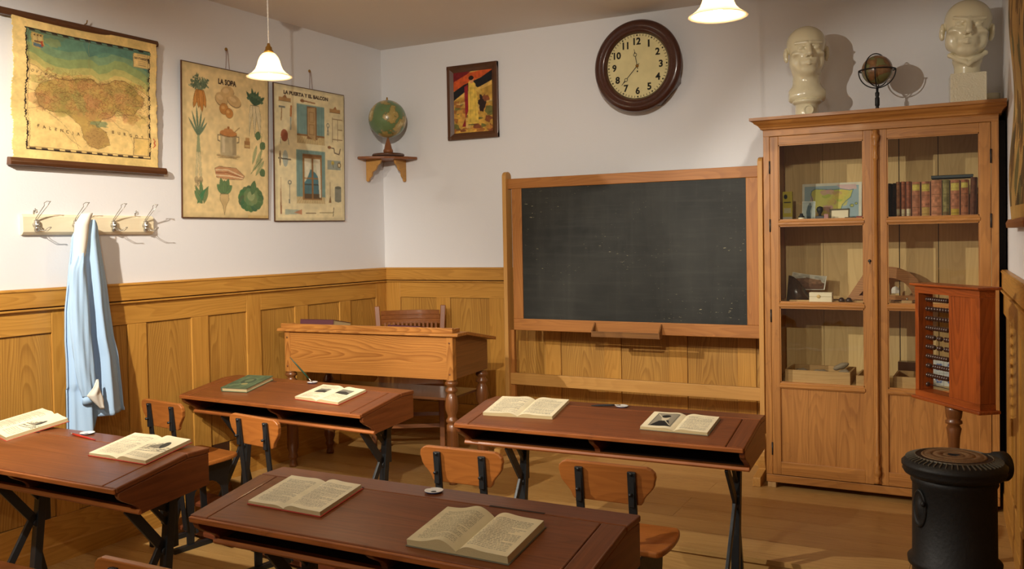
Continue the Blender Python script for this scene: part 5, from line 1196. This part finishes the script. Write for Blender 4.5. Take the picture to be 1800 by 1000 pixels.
for a, b, c_, d in ((-.052, -.046, 0, .066), (.046, .052, 0, .066), (-.052, .052, 0, .007), (-.052, .052, .059, .066)): m.box(a, b, -.010, .0, c_, d)
m.obj('rim', plain('dark_tin', rgb(70, 62, 44), .35, .6), t, .001); m = MB(); m.box(-.046, .046, -.002, -.0005, .007, .059); m.obj('lining', M['pale'], t)
t = thing('eraser', 'flat white eraser lying below the open metal tin', 'eraser', (3.345, -.40, S1)); m = MB(); m.box(-.022, .022, -.009, .009, 0, .010); m.obj('block', M['clothw'], t, .003)
t = thing('pencil_box', 'dark narrow pencil box lying right of the open metal tin', 'box', (3.388, -.34, S1)); m = MB(); m.box(-.032, .032, -.02, .02, 0, .018); m.obj('case', M['black'], t, .002)
t = thing('matchbox', 'small red box at the right end of the left top shelf', 'box', (3.438, -.36, S1)); m = MB(); m.box(-.020, .020, -.014, .014, 0, .022); m.obj('case', plain('red_card', rgb(140, 50, 36), .6), t, .001)
# row of old books
def shelf_book(label, x, w, h, d, col, bands, y=-.40, lean=0, group='old bound books on the top shelf'):
    o = thing('old_book', label, 'book', (x, y, S1), group=group); o.rotation_euler = (0, lean, 0)
    mm = plain('book_board', tuple(k*.8 for k in col), .7, var=.2)
    m = MB(); m.box(-w/2+.003, w/2-.003, .012, d-.004, .003, h-.004); m.obj('page_block', M['pageedge'], o)
    m = MB(); m.box(-w/2, -w/2+.003, .004, d, 0, h); m.box(w/2-.003, w/2, .004, d, 0, h); m.obj('cover', mm, o)
    n = max(10, int(w*520)); c = Canvas(n, 80, tuple(255*((k*12.92) if k < .0031 else 1.055*k**(1/2.4)-.055) for k in col)); c.noise(.35, 6, int(x*1000) % 97)
    for a, b, q in bands: c.rect(0, a*80, n, b*80, q)
    for f_ in (.12, .3, .62, .78, .92): c.rect(0, f_*80, n, f_*80+.8, tuple(k*.55 for k in (150, 110, 70)), .6)
    c.noise(.12, 2.5, 4)
    print_mesh('spine', c, lambda U, V: ((U-.5)*w, .006-.010*np.cos((U-.5)*PI), V*h), M['print'], o)
    return o
YE = (206, 186, 92); RB = rgb(172, 112, 82); BK = [
 ('dark leather book leaning at the far left of the book row', 3.572, .018, .19, rgb(52, 36, 26), [], .09), ('second dark leather book leaning at the left of the book row', 3.599, .016, .19, rgb(62, 42, 30), [], .07),
 ('thin brown book with a pale spine label, first after the leaning dark ones', 3.629, .019, .196, rgb(160, 106, 70), [(.10, .27, (196, 180, 140))], 0), ('thin red-brown book with a pale spine label, middle of the three labelled ones', 3.654, .021, .196, rgb(162, 96, 66), [(.08, .26, (206, 190, 150))], 0),
 ('thin red-brown book with the widest pale label, beside the first yellow-banded volume', 3.680, .023, .196, rgb(156, 92, 66), [(.08, .27, (212, 200, 164))], 0), ('pinkish book with a yellow band near the top, leftmost of the yellow-banded volumes', 3.716, .040, .192, RB, [(.76, .94, YE)], 0),
 ('book with slanting yellow and pink spine patches, left of the widest plain pink one', 3.762, .042, .192, RB, [(.74, .94, (196, 176, 84)), (.03, .30, (186, 152, 84))], 0), ('widest plain pink-brown book in the middle of the row', 3.812, .050, .197, rgb(182, 122, 88), [], 0),
 ('olive green book in the middle of the row', 3.857, .032, .196, rgb(140, 128, 80), [(.04, .16, (120, 96, 60))], 0), ('pink book with bright yellow bands at the top and the bottom', 3.899, .043, .194, RB, [(.72, .92, YE), (.04, .24, (190, 160, 60))], 0),
 ('pinkish book with one yellow band, right of the doubly banded one', 3.943, .036, .194, rgb(160, 100, 68), [(.78, .93, YE)], 0), ('worn mottled brown book near the right end of the row', 3.980, .030, .204, rgb(110, 66, 46), [], .03), ('dark plum book, last on the right of the row', 4.016, .026, .222, rgb(84, 44, 46), [], .05)]
for l, x, w, h, col, bands, lean in BK: shelf_book(l, x, w, h, .13, col, bands, lean=lean)
t = thing('old_book', 'blue-grey book lying flat across the tops of the upright books', 'book', (3.885, -.335, S1+.2045)); m = MB(); m.box(-.095, .095, -.055, .055, .002, .014); m.obj('page_block', M['pageedge'], t); m = MB(); m.box(-.097, .097, -.057, .057, 0, .002); m.box(-.097, .097, -.057, .057, .014, .016); m.box(-.097, .097, -.057, -.055, 0, .016); m.obj('cover', plain('blue_grey_cloth', rgb(66, 74, 76), .7, var=.3), t)
# middle shelf
def castle():
    c = Canvas(60, 40, (196, 190, 170)); c.poly([(0, 2), (58, 2), (58, 18), (44, 26), (30, 24), (22, 30), (8, 26), (0, 20)], (120, 84, 58)); c.poly([(20, 24), (24, 32), (34, 30), (50, 28), (54, 18), (30, 16)], (140, 104, 74)); c.noise(.3, 4, 2); c.frame(0, 0, 60, 40, 1.5, (226, 220, 200)); return c
t = thing('photograph', 'curled brown landscape photograph leaning on the left of the middle shelf', 'photograph', (3.125, -.22, S2+.055)); t.rotation_euler = (-.25, .10, -.1)
o = print_mesh('sheet', castle(), lambda U, V: ((U-.5)*.19, .03*np.sin(U*PI*.8), V*.10+.02*U*(1-V)), M['print'], t); md = o.modifiers.new('s', 'SOLIDIFY'); md.thickness = .0012
t = thing('photograph', 'dark brown bowed photograph half hiding the landscape one on the middle shelf', 'photograph', (3.085, -.30, S2)); t.rotation_euler = (-.3, 0, 0)
m = MB(); n = 14; vs = []
for i in range(n+1):
    u = i/n; x = -.055+.13*u; y = .035*math.sin(PI*u)*-1
    vs += [(x, y, 0), (x, y+.02, .155-.13*u**1.6)]
m.add(vs, [(2*i, 2*i+2, 2*i+3, 2*i+1) for i in range(n)], 0, None, True); o = m.obj('sheet', plain('dark_photo', rgb(74, 54, 40), .25, coat=.5, var=.4), t); md = o.modifiers.new('s', 'SOLIDIFY'); md.thickness = .001
t = thing('wooden_box', 'small cream wooden box with a round tab on the middle shelf', 'box', (3.236, -.395, S2)); m = MB(); m.box(-.060, .060, -.025, .025, 0, .034); m.obj('body', M['pale'], t, .002); m = MB(); m.box(-.060, .060, -.025, .025, .0345, .058); m.obj('lid', M['pale'], t, .002); m = MB(); m.lathe([(.001, 0), (.010, 0), (.010, .003), (.001, .003)], (-.01, -.0285, .036), 20, 'y'); m.obj('tab', M['cabin'], t)
for i, (x, l) in enumerate(((3.342, 'dark brown wooden knob on the middle shelf, nearer the cream box'), (3.380, 'dark brown wooden knob on the middle shelf, farther from the cream box'))):
    t = thing('drawer_knob', l, 'knob', (x, -.40, S2), group='dark knobs on the middle shelf'); m = MB(); m.lathe([(.001, 0), (.010, .002), (.016, .012), (.016, .020), (.008, .030), (.001, .031)], seg=20); m.obj('knob', M['knob'], t)
for l, y, z, mt_, x0, x1 in (('long wooden ruler lying at the front of the middle shelf, left side', -.36, 0, 'crate', 3.06, 3.46), ('long dark ruler lying behind the cream box', -.28, 0, 'tray', 3.05, 3.47), ('long pale ruler lying on the middle shelf, right side', -.36, 0, 'crate', 3.60, 4.02), ('wide dark straightedge lying behind the pale ruler, right side', -.27, 0, 'tray', 3.58, 4.0)):
    t = thing('ruler', l, 'ruler', ((x0+x1)/2, y, S2), .01); m = MB(); m.box(-(x1-x0)/2, (x1-x0)/2, -.018, .018, 0, .012); m.obj('rule', M[mt_], t, .001)
t = thing('set_square', 'large wooden set square standing behind the cabinet doors\' middle', 'set square', (3.46, -.20, S2)); t.rotation_euler = (-.12, 0, 0)
P_ = [(-.125, 0), (.06, 0), (.06, .20), (.015, .225)]; Q_ = [(-.055, .03), (.035, .03), (.035, .135)]
bm = bmesh.new()
def extr(name, outer, inner, th, mat, parent):
    cv = bpy.data.curves.new(name, 'CURVE'); cv.dimensions = '2D'; cv.fill_mode = 'BOTH'; cv.extrude = th/2
    for ring in (outer, inner):
        sp = cv.splines.new('POLY'); sp.points.add(len(ring)-1); sp.use_cyclic_u = True
        for p, q in zip(sp.points, ring): p.co = (q[0], q[1], 0, 1)
    ob = bpy.data.objects.new(name, cv); COL.objects.link(ob); dg = bpy.context.evaluated_depsgraph_get(); dg.update()
    me = bpy.data.meshes.new_from_object(ob.evaluated_get(dg)); bpy.data.objects.remove(ob)
    me.materials.clear(); me.materials.append(mat); a = me.attributes.new('gr', 'FLOAT_VECTOR', 'POINT'); a.data.foreach_set('vector', [c for v in me.vertices for c in (v.co.x+3, v.co.y, v.co.z)])
    o = bpy.data.objects.new(name, me); COL.objects.link(o); o.parent = parent; o.rotation_euler = (PI/2, 0, 0); return o
extr('plate', P_, Q_, .006, M['tdesk'], t)
t = thing('protractor', 'large wooden blackboard protractor with a white tag, right middle shelf', 'protractor', (3.555, -.16, S2)); t.rotation_euler = (-.12, 0, 0)
arc = lambda r, a0, a1, n=30: [(r*math.cos(a0+(a1-a0)*i/n), r*math.sin(a0+(a1-a0)*i/n)) for i in range(n+1)]
extr('plate', arc(.190, 0, PI), arc(.128, .24, PI-.24)+[], .006, M['tdesk'], t)
m = MB(); m.T = Matrix.Translation((.035, -.006, .06)); m.lathe([(.001, 0), (.020, 0), (.020, .0012), (.001, .0012)], (0, 0, 0), 24, 'y'); m.box(-.020, .020, -.0002, .001, -.018, 0); m.obj('tag', M['clothw'], t)
t = thing('wooden_box', 'tiny pale wooden block box on the right middle shelf, left of the abacus', 'box', (3.672, -.42, S2)); m = MB(); m.box(-.026, .026, -.02, .02, 0, .022); m.obj('body', M['crate'], t, .002); m = MB(); m.lathe([(.001, .022), (.004, .022), (.004, .034), (.001, .036)], seg=10); m.obj('pin', M['steel'], t)
# lower shelf
def crate(label, x0, x1, y0, y1, h, mat):
    o = thing('wooden_tray', label, 'tray', ((x0+x1)/2, (y0+y1)/2, S3)); w, d = (x1-x0)/2, (y1-y0)/2
    for a, b, c_, e, nm in ((-w, w, -d, -d+.010, 'front_side'), (-w, w, d-.010, d, 'back_side'), (-w, -w+.010, -d+.010, d-.010, 'end_side'), (w-.010, w, -d+.010, d-.010, 'end_side')):
        m = MB(); m.box(a, b, c_, e, 0, h); m.obj(nm, mat, o, .001)
    m = MB(); m.box(-w+.01, w-.01, -d+.01, d-.01, 0, .006); m.obj('bottom', mat, o); return o
crate('long pale wooden tray holding stones on the lower left shelf', 3.040, 3.385, -.41, -.17, .068, M['crate'])
def stone(label, x, y, z, r, sc, rot):
    o = thing('stone', label, 'stone', (x, y, z), group='stones in the wooden tray'); o.rotation_euler = rot
    m = MB(); m.ball((0, 0, 0), r, 20, sc=sc); rr = random.Random(int(x*1e4)); m.v = [(a*(1+.12*math.sin(b*160+x*50)), b*(1+.12*math.sin(c_*170)), c_*(1+.1*math.sin(a*150))) for a, b, c_ in m.v]; return m.obj('lump', M['stone'], o)
stone('grey elongated stone resting highest in the wooden tray', 3.315, -.25, S3+.078, .038, (1.1, .6, .45), (0, -.4, 0)); stone('pale round stone at the right end inside the wooden tray', 3.345, -.33, S3+.050, .030, (1.1, .8, .8), (0, 0, 0))
stone('flat stone lying in the middle of the wooden tray', 3.22, -.30, S3+.044, .036, (1.4, .9, .5), (0, .1, .3)); stone('brown stone at the shaded left inside the wooden tray', 3.11, -.29, S3+.042, .034, (1.3, .9, .6), (0, 0, .5))
crate('short wooden tray right of the stone tray, partly behind the door stiles', 3.415, 3.55, -.41, -.17, .055, M['crate'])
crate('wooden tray with pencilled scribbles on the lower right shelf', 3.600, 3.735, -.41, -.17, .060, M['crate'])
t = thing('wooden_block', 'dark brown wooden block standing behind the scribbled tray', 'block', (3.66, -.12, S3)); m = MB(); m.box(-.06, .06, -.03, .03, 0, .105); m.obj('block', M['darkwood'], t, .002)
def tile():
    c = Canvas(44, 56, (206, 206, 196)); r = random.Random(8)
    for i in range(60): c.line([(44*r.random(), 56*r.random()) for _ in range(2)], .6, (150, 160, 186), .35)
    for x in (14, 34):
        for y in (14, 42):
            for k in range(6): a = k*PI/3; c.ell(x+5*math.cos(a), y+6*math.sin(a), 2.2, 2.6, (70, 90, 150), a, .8)
            c.ell(x, y, 2, 2.4, (150, 70, 60))
    c.rect(21.5, 0, 22.5, 56, (150, 150, 140)); c.rect(0, 27.5, 44, 28.5, (150, 150, 140)); return c
t = thing('tiled_box', 'blue and white patterned box on the lower right shelf behind the abacus', 'box', (3.835, -.26, S3)); m = MB(); m.box(-.06, .06, .0003, .07, 0, .135); m.obj('body', M['clothw'], t); print_mesh('print', tile(), lambda U, V: ((U-.5)*.12, 0*U, V*.135), M['print'], t)

# ================================================================== ON TOP OF THE CABINET
CT = 2.192
def sdf_mesh(name, fn, lo, hi, h, mat, parent):
    lo = np.array(lo, float); n = [int((hi[i]-lo[i])/h)+2 for i in range(3)]
    g = np.stack(np.meshgrid(*[lo[i]+h*np.arange(n[i]) for i in range(3)], indexing='ij'), -1).astype(np.float32); F = fn(g[..., 0], g[..., 1], g[..., 2]); S = F < 0
    c = [S[dx:n[0]-1+dx, dy:n[1]-1+dy, dz:n[2]-1+dz] for dx in (0, 1) for dy in (0, 1) for dz in (0, 1)]
    s = sum(a.astype(int) for a in c); act = (s > 0) & (s < 8); idx = -np.ones(act.shape, int); idx[act] = np.arange(act.sum())
    pos = np.zeros((*act.shape, 3)); cnt = np.zeros(act.shape); base = g[:-1, :-1, :-1]
    offs = [(dx, dy, dz) for dx in (0, 1) for dy in (0, 1) for dz in (0, 1)]
    for i in range(8):
        for j in range(i+1, 8):
            if sum(a != b for a, b in zip(offs[i], offs[j])) != 1: continue
            sl = lambda o: F[o[0]:n[0]-1+o[0], o[1]:n[1]-1+o[1], o[2]:n[2]-1+o[2]]
            a, b = sl(offs[i]), sl(offs[j]); cr = (a < 0) != (b < 0); t_ = np.where(cr, a/(a-b+1e-12), 0)
            p = np.array(offs[i])+t_[..., None]*(np.array(offs[j])-np.array(offs[i])); pos += np.where(cr[..., None], p, 0); cnt += cr
    V = base[act]+h*(pos[act]/cnt[act][:, None]); faces = []
    for ax in range(3):
        o = [0, 0, 0]; o[ax] = 1; b1, b2 = [k for k in range(3) if k != ax]
        A = S[:n[0]-o[0], :n[1]-o[1], :n[2]-o[2]]; B = S[o[0]:, o[1]:, o[2]:]; E_ = np.argwhere(A != B)
        E_ = E_[(E_[:, b1] > 0) & (E_[:, b2] > 0) & (E_[:, b1] < n[b1]-1) & (E_[:, b2] < n[b2]-1)]
        def cell(d1, d2): q = E_.copy(); q[:, b1] -= d1; q[:, b2] -= d2; return idx[q[:, 0], q[:, 1], q[:, 2]]
        faces.append(np.stack([cell(1, 1), cell(0, 1), cell(0, 0), cell(1, 0)], 1))
    f = np.concatenate(faces); f = f[(f >= 0).all(1)]
    me = bpy.data.meshes.new(name); me.from_pydata(V.tolist(), [], f.tolist()); bm = bmesh.new(); bm.from_mesh(me); bmesh.ops.recalc_face_normals(bm, faces=bm.faces)
    bmesh.ops.smooth_vert(bm, verts=bm.verts, factor=.3, use_axis_x=True, use_axis_y=True, use_axis_z=True); bm.to_mesh(me); bm.free()
    me.polygons.foreach_set('use_smooth', [True]*len(me.polygons)); me.materials.append(mat); o = bpy.data.objects.new(name, me); COL.objects.link(o); o.parent = parent; return o
def E3(X_, Y_, Z_, c, r, rx=0):
    x, y, z = X_-c[0], Y_-c[1], Z_-c[2]
    if rx: cy, sy = math.cos(rx), math.sin(rx); y, z = y*cy+z*sy, -y*sy+z*cy
    k = np.sqrt((x/r[0])**2+(y/r[1])**2+(z/r[2])**2); return (k-1)*min(r)
def CAP(X_, Y_, Z_, a, b, ra, rb):
    a = np.array(a, float); b = np.array(b, float); d = b-a; L2 = (d**2).sum()
    t_ = np.clip(((X_-a[0])*d[0]+(Y_-a[1])*d[1]+(Z_-a[2])*d[2])/L2, 0, 1)
    return np.sqrt((X_-a[0]-t_*d[0])**2+(Y_-a[1]-t_*d[1])**2+(Z_-a[2]-t_*d[2])**2)-(ra+(rb-ra)*t_)
def SU(a, b, k): h_ = np.clip(.5+.5*(b-a)/k, 0, 1); return b*(1-h_)+a*h_-k*h_*(1-h_)
def SS(a, b, k): return -SU(-a, b, k)           # a minus b
def head(X_, Y_, Z_, gaunt=0, frown=0):
    """face towards -y, chin at z=-.125, crown z=.135"""
    A = np.abs(X_); d = E3(X_, Y_, Z_, (0, .012, .045), (.096, .104, .090))
    d = SU(d, E3(X_, Y_, Z_, (0, -.030, -.035), (.077, .064, .085)), .03)
    d = SU(d, E3(X_, Y_, Z_, (0, -.058, -.100), (.036, .030, .025)), .022)                     # chin
    d = SU(d, E3(A, Y_, Z_, (.060, .0, -.055), (.024, .042, .037)), .025)                       # jaw
    d = SS(d, E3(A, Y_, Z_, (.036, -.108, .008), (.026, .026, .019)), .010)                     # sockets
    d = SU(d, E3(A, Y_, Z_, (.055, -.066, -.020), (.022, .020, .013)), .016)                    # cheekbones
    d = SS(d, E3(A, Y_, Z_, (.060, -.080, -.060), (.014+.004*gaunt, .018, .026)), .020)
    d = SU(d, CAP(A, Y_, Z_, (.010, -.096, .034-.006*frown), (.064, -.076, .034+.004*frown), .0072, .0055), .009)   # brow
    d = SU(d, E3(A, Y_, Z_, (.036, -.080, .009), (.0165, .0130, .0115)), .003)                  # eyeball
    d = SU(d, CAP(A, Y_, Z_, (.020, -.091, .019), (.054, -.081, .018), .0042, .0034), .002); d = SU(d, CAP(A, Y_, Z_, (.021, -.089, -.001), (.052, -.080, .001), .0034, .0028), .002)
    d = SU(d, CAP(X_, Y_, Z_, (0, -.090, .032), (0, -.124, -.026), .009, .013), .007)          # nose
    d = SU(d, E3(A, Y_, Z_, (.014, -.106, -.032), (.010, .013, .009)), .005); d = SS(d, E3(A, Y_, Z_, (.007, -.110, -.041), (.004, .006, .004)), .003)
    d = SU(d, E3(X_, Y_, Z_, (0, -.084, -.064), (.034, .018, .022)), .014)
    d = SU(d, CAP(A, Y_, Z_, (0, -.105, -.058), (.027, -.092, -.063), .0062, .0036), .003); d = SU(d, CAP(A, Y_, Z_, (0, -.104, -.073), (.025, -.092, -.069), .0072, .0036), .003)
    d = SS(d, CAP(A, Y_, Z_, (0, -.112, -.0655), (.031, -.095, -.067), .0034, .0024), .002)
    d = SS(d, CAP(A, Y_, Z_, (.018, -.112, -.034), (.040, -.096, -.072), .0044, .0036), .005)  # folds
    for zz in (.062, .074, .086): d = SS(d, CAP(A, Y_, Z_, (0, -.103+.0*zz+(zz-.062)*.25, zz), (.034, -.094+(zz-.062)*.25, zz+.003), .0026, .0020), .003)
    if frown: d = SS(d, CAP(A, Y_, Z_, (.005, -.104, .034), (.006, -.105, .052), .003, .002), .004)
    e = E3(A, Y_, Z_, (.101, .012, -.006), (.013, .024, .036), .25); e = SU(e, E3(A, Y_, Z_, (.097, .004, -.034), (.008, .011, .012)), .008); e = SS(e, E3(A, Y_, Z_, (.114, .006, .000), (.007, .012, .021), .25), .004)
    return SU(d, e, .006)
t = thing('bust', 'cream glazed bust with bare neck on a round plinth, left on the cabinet', 'bust', (3.150, -.285, CT)); t.rotation_euler = (0, 0, .30)
def b1(x, y, z):
    k_ = 1.10; zz = z-.374; d = head(x/k_, y/k_, zz/k_, 0, 0)*k_
    d = SU(d, CAP(x, y, z, (0, .020, .30), (0, .012, .17), .070, .078), .03); d = SU(d, CAP(np.abs(x), y, z, (.024, -.040, .145), (.056, .0, .29), .012, .016), .018)
    tr = E3(x, y, z, (0, .005, .135), (.112, .078, .062)); tr = np.maximum(tr, np.maximum(.095+.35*np.abs(x)*0-z, z-.30)); tr = np.maximum(tr, np.abs(x)-.098)
    return SU(d, tr, .02)
sdf_mesh('head', b1, (-.145, -.17, .08), (.145, .16, .55), .0034, M['plaster'], t)
m = MB(); m.lathe([(.001, 0), (.064, 0), (.066, .010), (.064, .020), (.062, .078), (.070, .084), (.080, .092), (.084, .100), (.080, .108), (.001, .112)], seg=40); m.obj('plinth', M['plaster'], t)
m = MB(); m.lathe([(.001, -.010), (.020, -.009), (.021, -.013), (.026, -.013), (.027, -.002), (.001, .0)], (0, -.060, .046), 28, 'y', 0, False); m.obj('medallion', M['plaster'], t)
t = thing('bust', 'cream glazed bust with shirt collar on a square block, right end of the cabinet top', 'bust', (3.955, -.270, CT)); t.rotation_euler = (0, 0, .10)
def b2(x, y, z):
    c_, s_ = math.cos(-.10), math.sin(-.10); X0, Z0 = x*c_+(z-.40)*s_, -x*s_+(z-.40)*c_
    k_ = 1.17; d = head(X0/k_, y/k_, (Z0-.002)/k_, 1, 1)*k_
    d = SU(d, CAP(x, y, z, (0, .018, .33), (0, .015, .165), .064, .062), .02)
    for s in (-1, 1): d = np.minimum(d, SU(CAP(x, y, z, (s*.010, -.070, .222), (s*.082, -.015, .275), .012, .011), CAP(x, y, z, (s*.082, -.015, .275), (s*.060, .06, .290), .011, .011), .012))
    d = SU(d, E3(x, y, z, (0, .0, .245), (.072, .062, .040)), .012); return SU(d, E3(x, y, z, (0, -.072, .213), (.012, .010, .012)), .006)
sdf_mesh('head', b2, (-.16, -.17, .14), (.16, .16, .585), .0034, M['plaster'], t)
m = MB(); m.box(-.090, .090, -.075, .085, 0, .018); m.box(-.084, .084, -.070, .080, .018, .172); m.obj('block', plain('rough_glazed_plaster', rgb(226, 216, 186), .2, coat=.6, bump=.5, bscale=130), t, .003)
t = thing('globe', 'small aged globe in a dark metal ring stand between the two busts', 'globe', (3.520, -.30, CT))
m = MB(); m.T = Matrix.Rotation(.2, 4, 'Y'); m.T = Matrix.Translation((0, 0, .236)) @ Matrix.Rotation(.35, 4, 'Y'); m.ball((0, 0, 0), .079, 40); m.obj('sphere', M['globe2'], t)
m = MB(); c_ = [(.088*math.cos(a), 0, .236+.088*math.sin(a)) for a in np.linspace(0, 2*PI, 60)[:-1]]; m.tube([(x*.6+0, x*.8, z) for x, y, z in c_], .003, 8, closed=True); m.obj('meridian_ring', M['castiron'], t)
m = MB(); m.open = True; m.lathe([(.084, .233), (.096, .233), (.096, .237), (.084, .237), (.084, .233)], seg=60); m.obj('horizon_ring', M['castiron'], t)
for q in (0, PI/2):
    m = MB(); m.tube([(.094*math.cos(a)*math.cos(q), .094*math.cos(a)*math.sin(q), .234+.094*math.sin(a)) for a in np.linspace(PI, 2*PI, 30)], .0032, 8); m.obj('support_arm', M['castiron'], t)
m = MB(); m.lathe([(.001, 0), (.038, 0), (.038, .006), (.018, .012), (.010, .024), (.008, .04), (.012, .046), (.012, .085), (.008, .092), (.011, .10), (.011, .114), (.006, .120), (.007, .142), (.001, .144)], seg=28); m.obj('stand', M['castiron'], t)
t = thing('white_dish', 'small white dish behind the square block of the right bust', 'dish', (4.065, -.10, CT)); m = MB(); m.lathe([(.001, 0), (.020, 0), (.022, .03), (.036, .05), (.040, .054), (.040, .085), (.001, .085)], seg=28); m.obj('dish', M['plaster'], t)

# ================================================================== ABACUS
A0, A1 = Vector((3.800, -1.215)), Vector((4.058, -1.530)); ac = (A0+A1)/2; aw = (A1-A0).length; ang = math.atan2(A1.y-A0.y, A1.x-A0.x)
t = thing('abacus', 'large red-pine school abacus on a turned pole, in front of the cabinet', 'abacus', (ac.x, ac.y, HP), ang)
z0, z1 = Z(.826), Z(1.318); hw = aw/2
m = MB(); m.prism([(-.045, z1-.004), (-.055, z1), (-.055, z1+.008), (.055, z1+.008), (.055, z1), (.045, z1-.004)], 'x', -hw-.015, hw+.015, 0, 0); m.obj('top_cap', M['abacus'], t, .003)
m = MB(); m.box(-hw, hw, -.036, .036, z1-.034, z1-.003, 0, 0); m.obj('top_rail', M['abacus'], t)
m = MB(); m.box(-hw, hw, -.036, .036, z0+.008, z0+.034, 0, 0); m.obj('bottom_rail', M['abacus'], t)
m = MB(); m.box(-hw-.012, hw+.012, -.050, .050, z0-.006, z0+.008, 0, 0); m.obj('bottom_cap', M['abacus'], t, .004)
for a, b in ((-hw, -hw+.024), (hw-.024, hw)):
    m = MB(); m.box(a, b, -.036, .036, z0+.034, z1-.034, 0, 2); m.obj('side_rail', M['abacus'], t, .002)
m = MB(); m.box(.012, hw-.024, -.030, -.020, z0+.034, z1-.034, 0, 2); m.obj('cover_panel', M['abacus'], t)
pat = ['1111111111', '111a111100', '1111111100', '1111111111', '111010111', '111010111', '1111111111', '1011111110', '1111111110', '1000000000']
bead = MB(); bead.lathe([(.0018, -.0068), (.008, -.0052), (.0108, -.0015), (.0108, .0015), (.008, .0052), (.0018, .0068)], seg=14, axis='x'); b0 = None
for r_ in range(10):
    z = z1-.062-r_*(z1-z0-.12)/9
    m = MB(); m.tube([(-hw+.024, 0, z), (hw-.024, 0, z)], .0016, 8); m.obj('wire', M['iron'], t)
    xs = []; x = -hw+.036; gaps = {4: (4, 6), 5: (4, 6), 7: (2,), 9: (1,)}.get(r_, ())
    for i in range(10):
        if i in gaps: x += .016
        xs.append(x); x += .0145
    if r_ == 9: xs = [xs[0]]+[hw-.036-.0145*i for i in range(9)]
    if r_ in (1, 2): xs = [q+.004*i for i, q in enumerate(xs)]
    for q in xs:
        if b0 is None: b0 = bead.obj('bead', M['knob'], t); o = b0
        else: o = b0.copy(); COL.objects.link(o); o.parent = t
        o.location = (q, 0, z)
m = MB(); m.lathe([(.001, 0), (.15, 0), (.15, .018), (.12, .028), (.03, .035), (.024, .06), (.02, .10), (.018, .40), (.020, .46), (.024, .55), (.030, .585), (.022, .600), (.033, .606), (.033, .616), (.026, .622), (.031, .632), (.034, .66), (.034, Z(.820)), (.001, Z(.820))], seg=28); m.obj('pole', M['turned'], t)

# ================================================================== STOVE
t = thing('stove', 'black cast-iron cylindrical stove with a rusty ringed top at the right edge', 'stove', (3.950, -1.885, 0)); t.scale = (.88, .88, 1.028)
ST_ = .695
m = MB(); m.lathe([(.001, .10), (.17, .10), (.19, .115), (.19, .14), (.165, .16), (.163, .30), (.180, .312), (.182, .330), (.163, .345), (.161, .60), (.168, .612), (.166, .635), (.001, .636)], seg=72); m.obj('body', M['castiron'], t)
for a in (.5, 2.6, 4.7):
    m = MB(); c, s = math.cos(a), math.sin(a); m.tube([(.13*c, .13*s, .12), (.19*c, .19*s, .08), (.19*c, .19*s, .03), (.22*c, .22*s, .001)], [.02, .018, .014, .018], 10); m.obj('leg', M['castiron'], t)
m = MB(); m.lathe([(.001, .630), (.170, .630), (.192, .640), (.200, .652), (.196, .662), (.203, .668), (.203, .676), (.186, .690), (.150, .700), (.128, .704), (.126, .699), (.001, .699)], seg=96); m.obj('lid', M['castiron'], t)
RU = plain('rusty_iron', rgb(124, 94, 62), .7, .1, .5, 60, var=.45, vscale=18)
m = MB(); m.lathe([(.001, .7005), (.016, .7005), (.018, .707), (.040, .708), (.042, .705), (.046, .705), (.048, .709), (.078, .709), (.080, .706), (.084, .706), (.086, .709), (.108, .708), (.112, .705), (.116, .705), (.120, .708), (.126, .704), (.126, .6995)], seg=80); m.obj('hob_plate', RU, t)
m = MB(); m.box(-.022, .022, -.005, .005, .704, .7105); m.obj('lifting_slot', M['black'], t)
RB_ = plain('worn_grey_edge', rgb(104, 98, 84), .5, .3)
m0 = MB()
n = 60
rib = MB(); s_ = math.atan2(.014, .036)
rib.T = Matrix(); rib.bar((.151, 0, .7015), (.187, 0, .6920), .0042, .005, 0, (0, 1, 0)); r0 = rib.obj('rib', RB_, t)
for i in range(1, 52):
    o = r0.copy(); COL.objects.link(o); o.parent = t; o.rotation_euler = (0, 0, 2*PI*i/52)
m = MB(); m.open = True; m.lathe([(.146, .7005), (.147, .7045), (.151, .7035), (.151, .7000)], seg=90); m.obj('rib_ring', RB_, t)
m = MB(); m.lathe([(.001, 0), (.050, 0), (.050, .16), (.054, .162), (.054, .205), (.050, .207), (.050, .213), (.046, .213), (.046, .19), (.001, .19)], seg=36, axis='x')
m.T = Matrix(); o = m.obj('flue_outlet', M['castiron'], t); o.location = (.02, .02, .655); o.rotation_euler = (0, 0, .62)
m = MB(); m.T = Matrix.Rotation(-2.45, 4, 'Z')       # oval door emblem
pts = [(.0+.040*math.cos(q), .525+.068*math.sin(q)) for q in np.linspace(0, 2*PI, 40)[:-1]]
vsE = []; 
for rr, dd in ((1.0, .001), (1.0, .007), (.86, .008), (.82, .004), (.55, .004), (.45, .009), (.001, .010)):
    for (yy_, zz_) in pts: y_ = yy_*rr; z_ = .525+(zz_-.525)*rr; vsE.append((math.sqrt(.162**2-y_*y_)+dd, y_, z_))
k = len(pts); m.add(vsE, [(a*k+i, a*k+(i+1) % k, (a+1)*k+(i+1) % k, (a+1)*k+i) for a in range(6) for i in range(k)], 0, None, True); m.obj('door_emblem', M['castiron'], t)
m = MB(); m.ball((.175*math.cos(-2.25), .175*math.sin(-2.25), .548), .010, 12); m.obj('door_latch', M['castiron'], t)
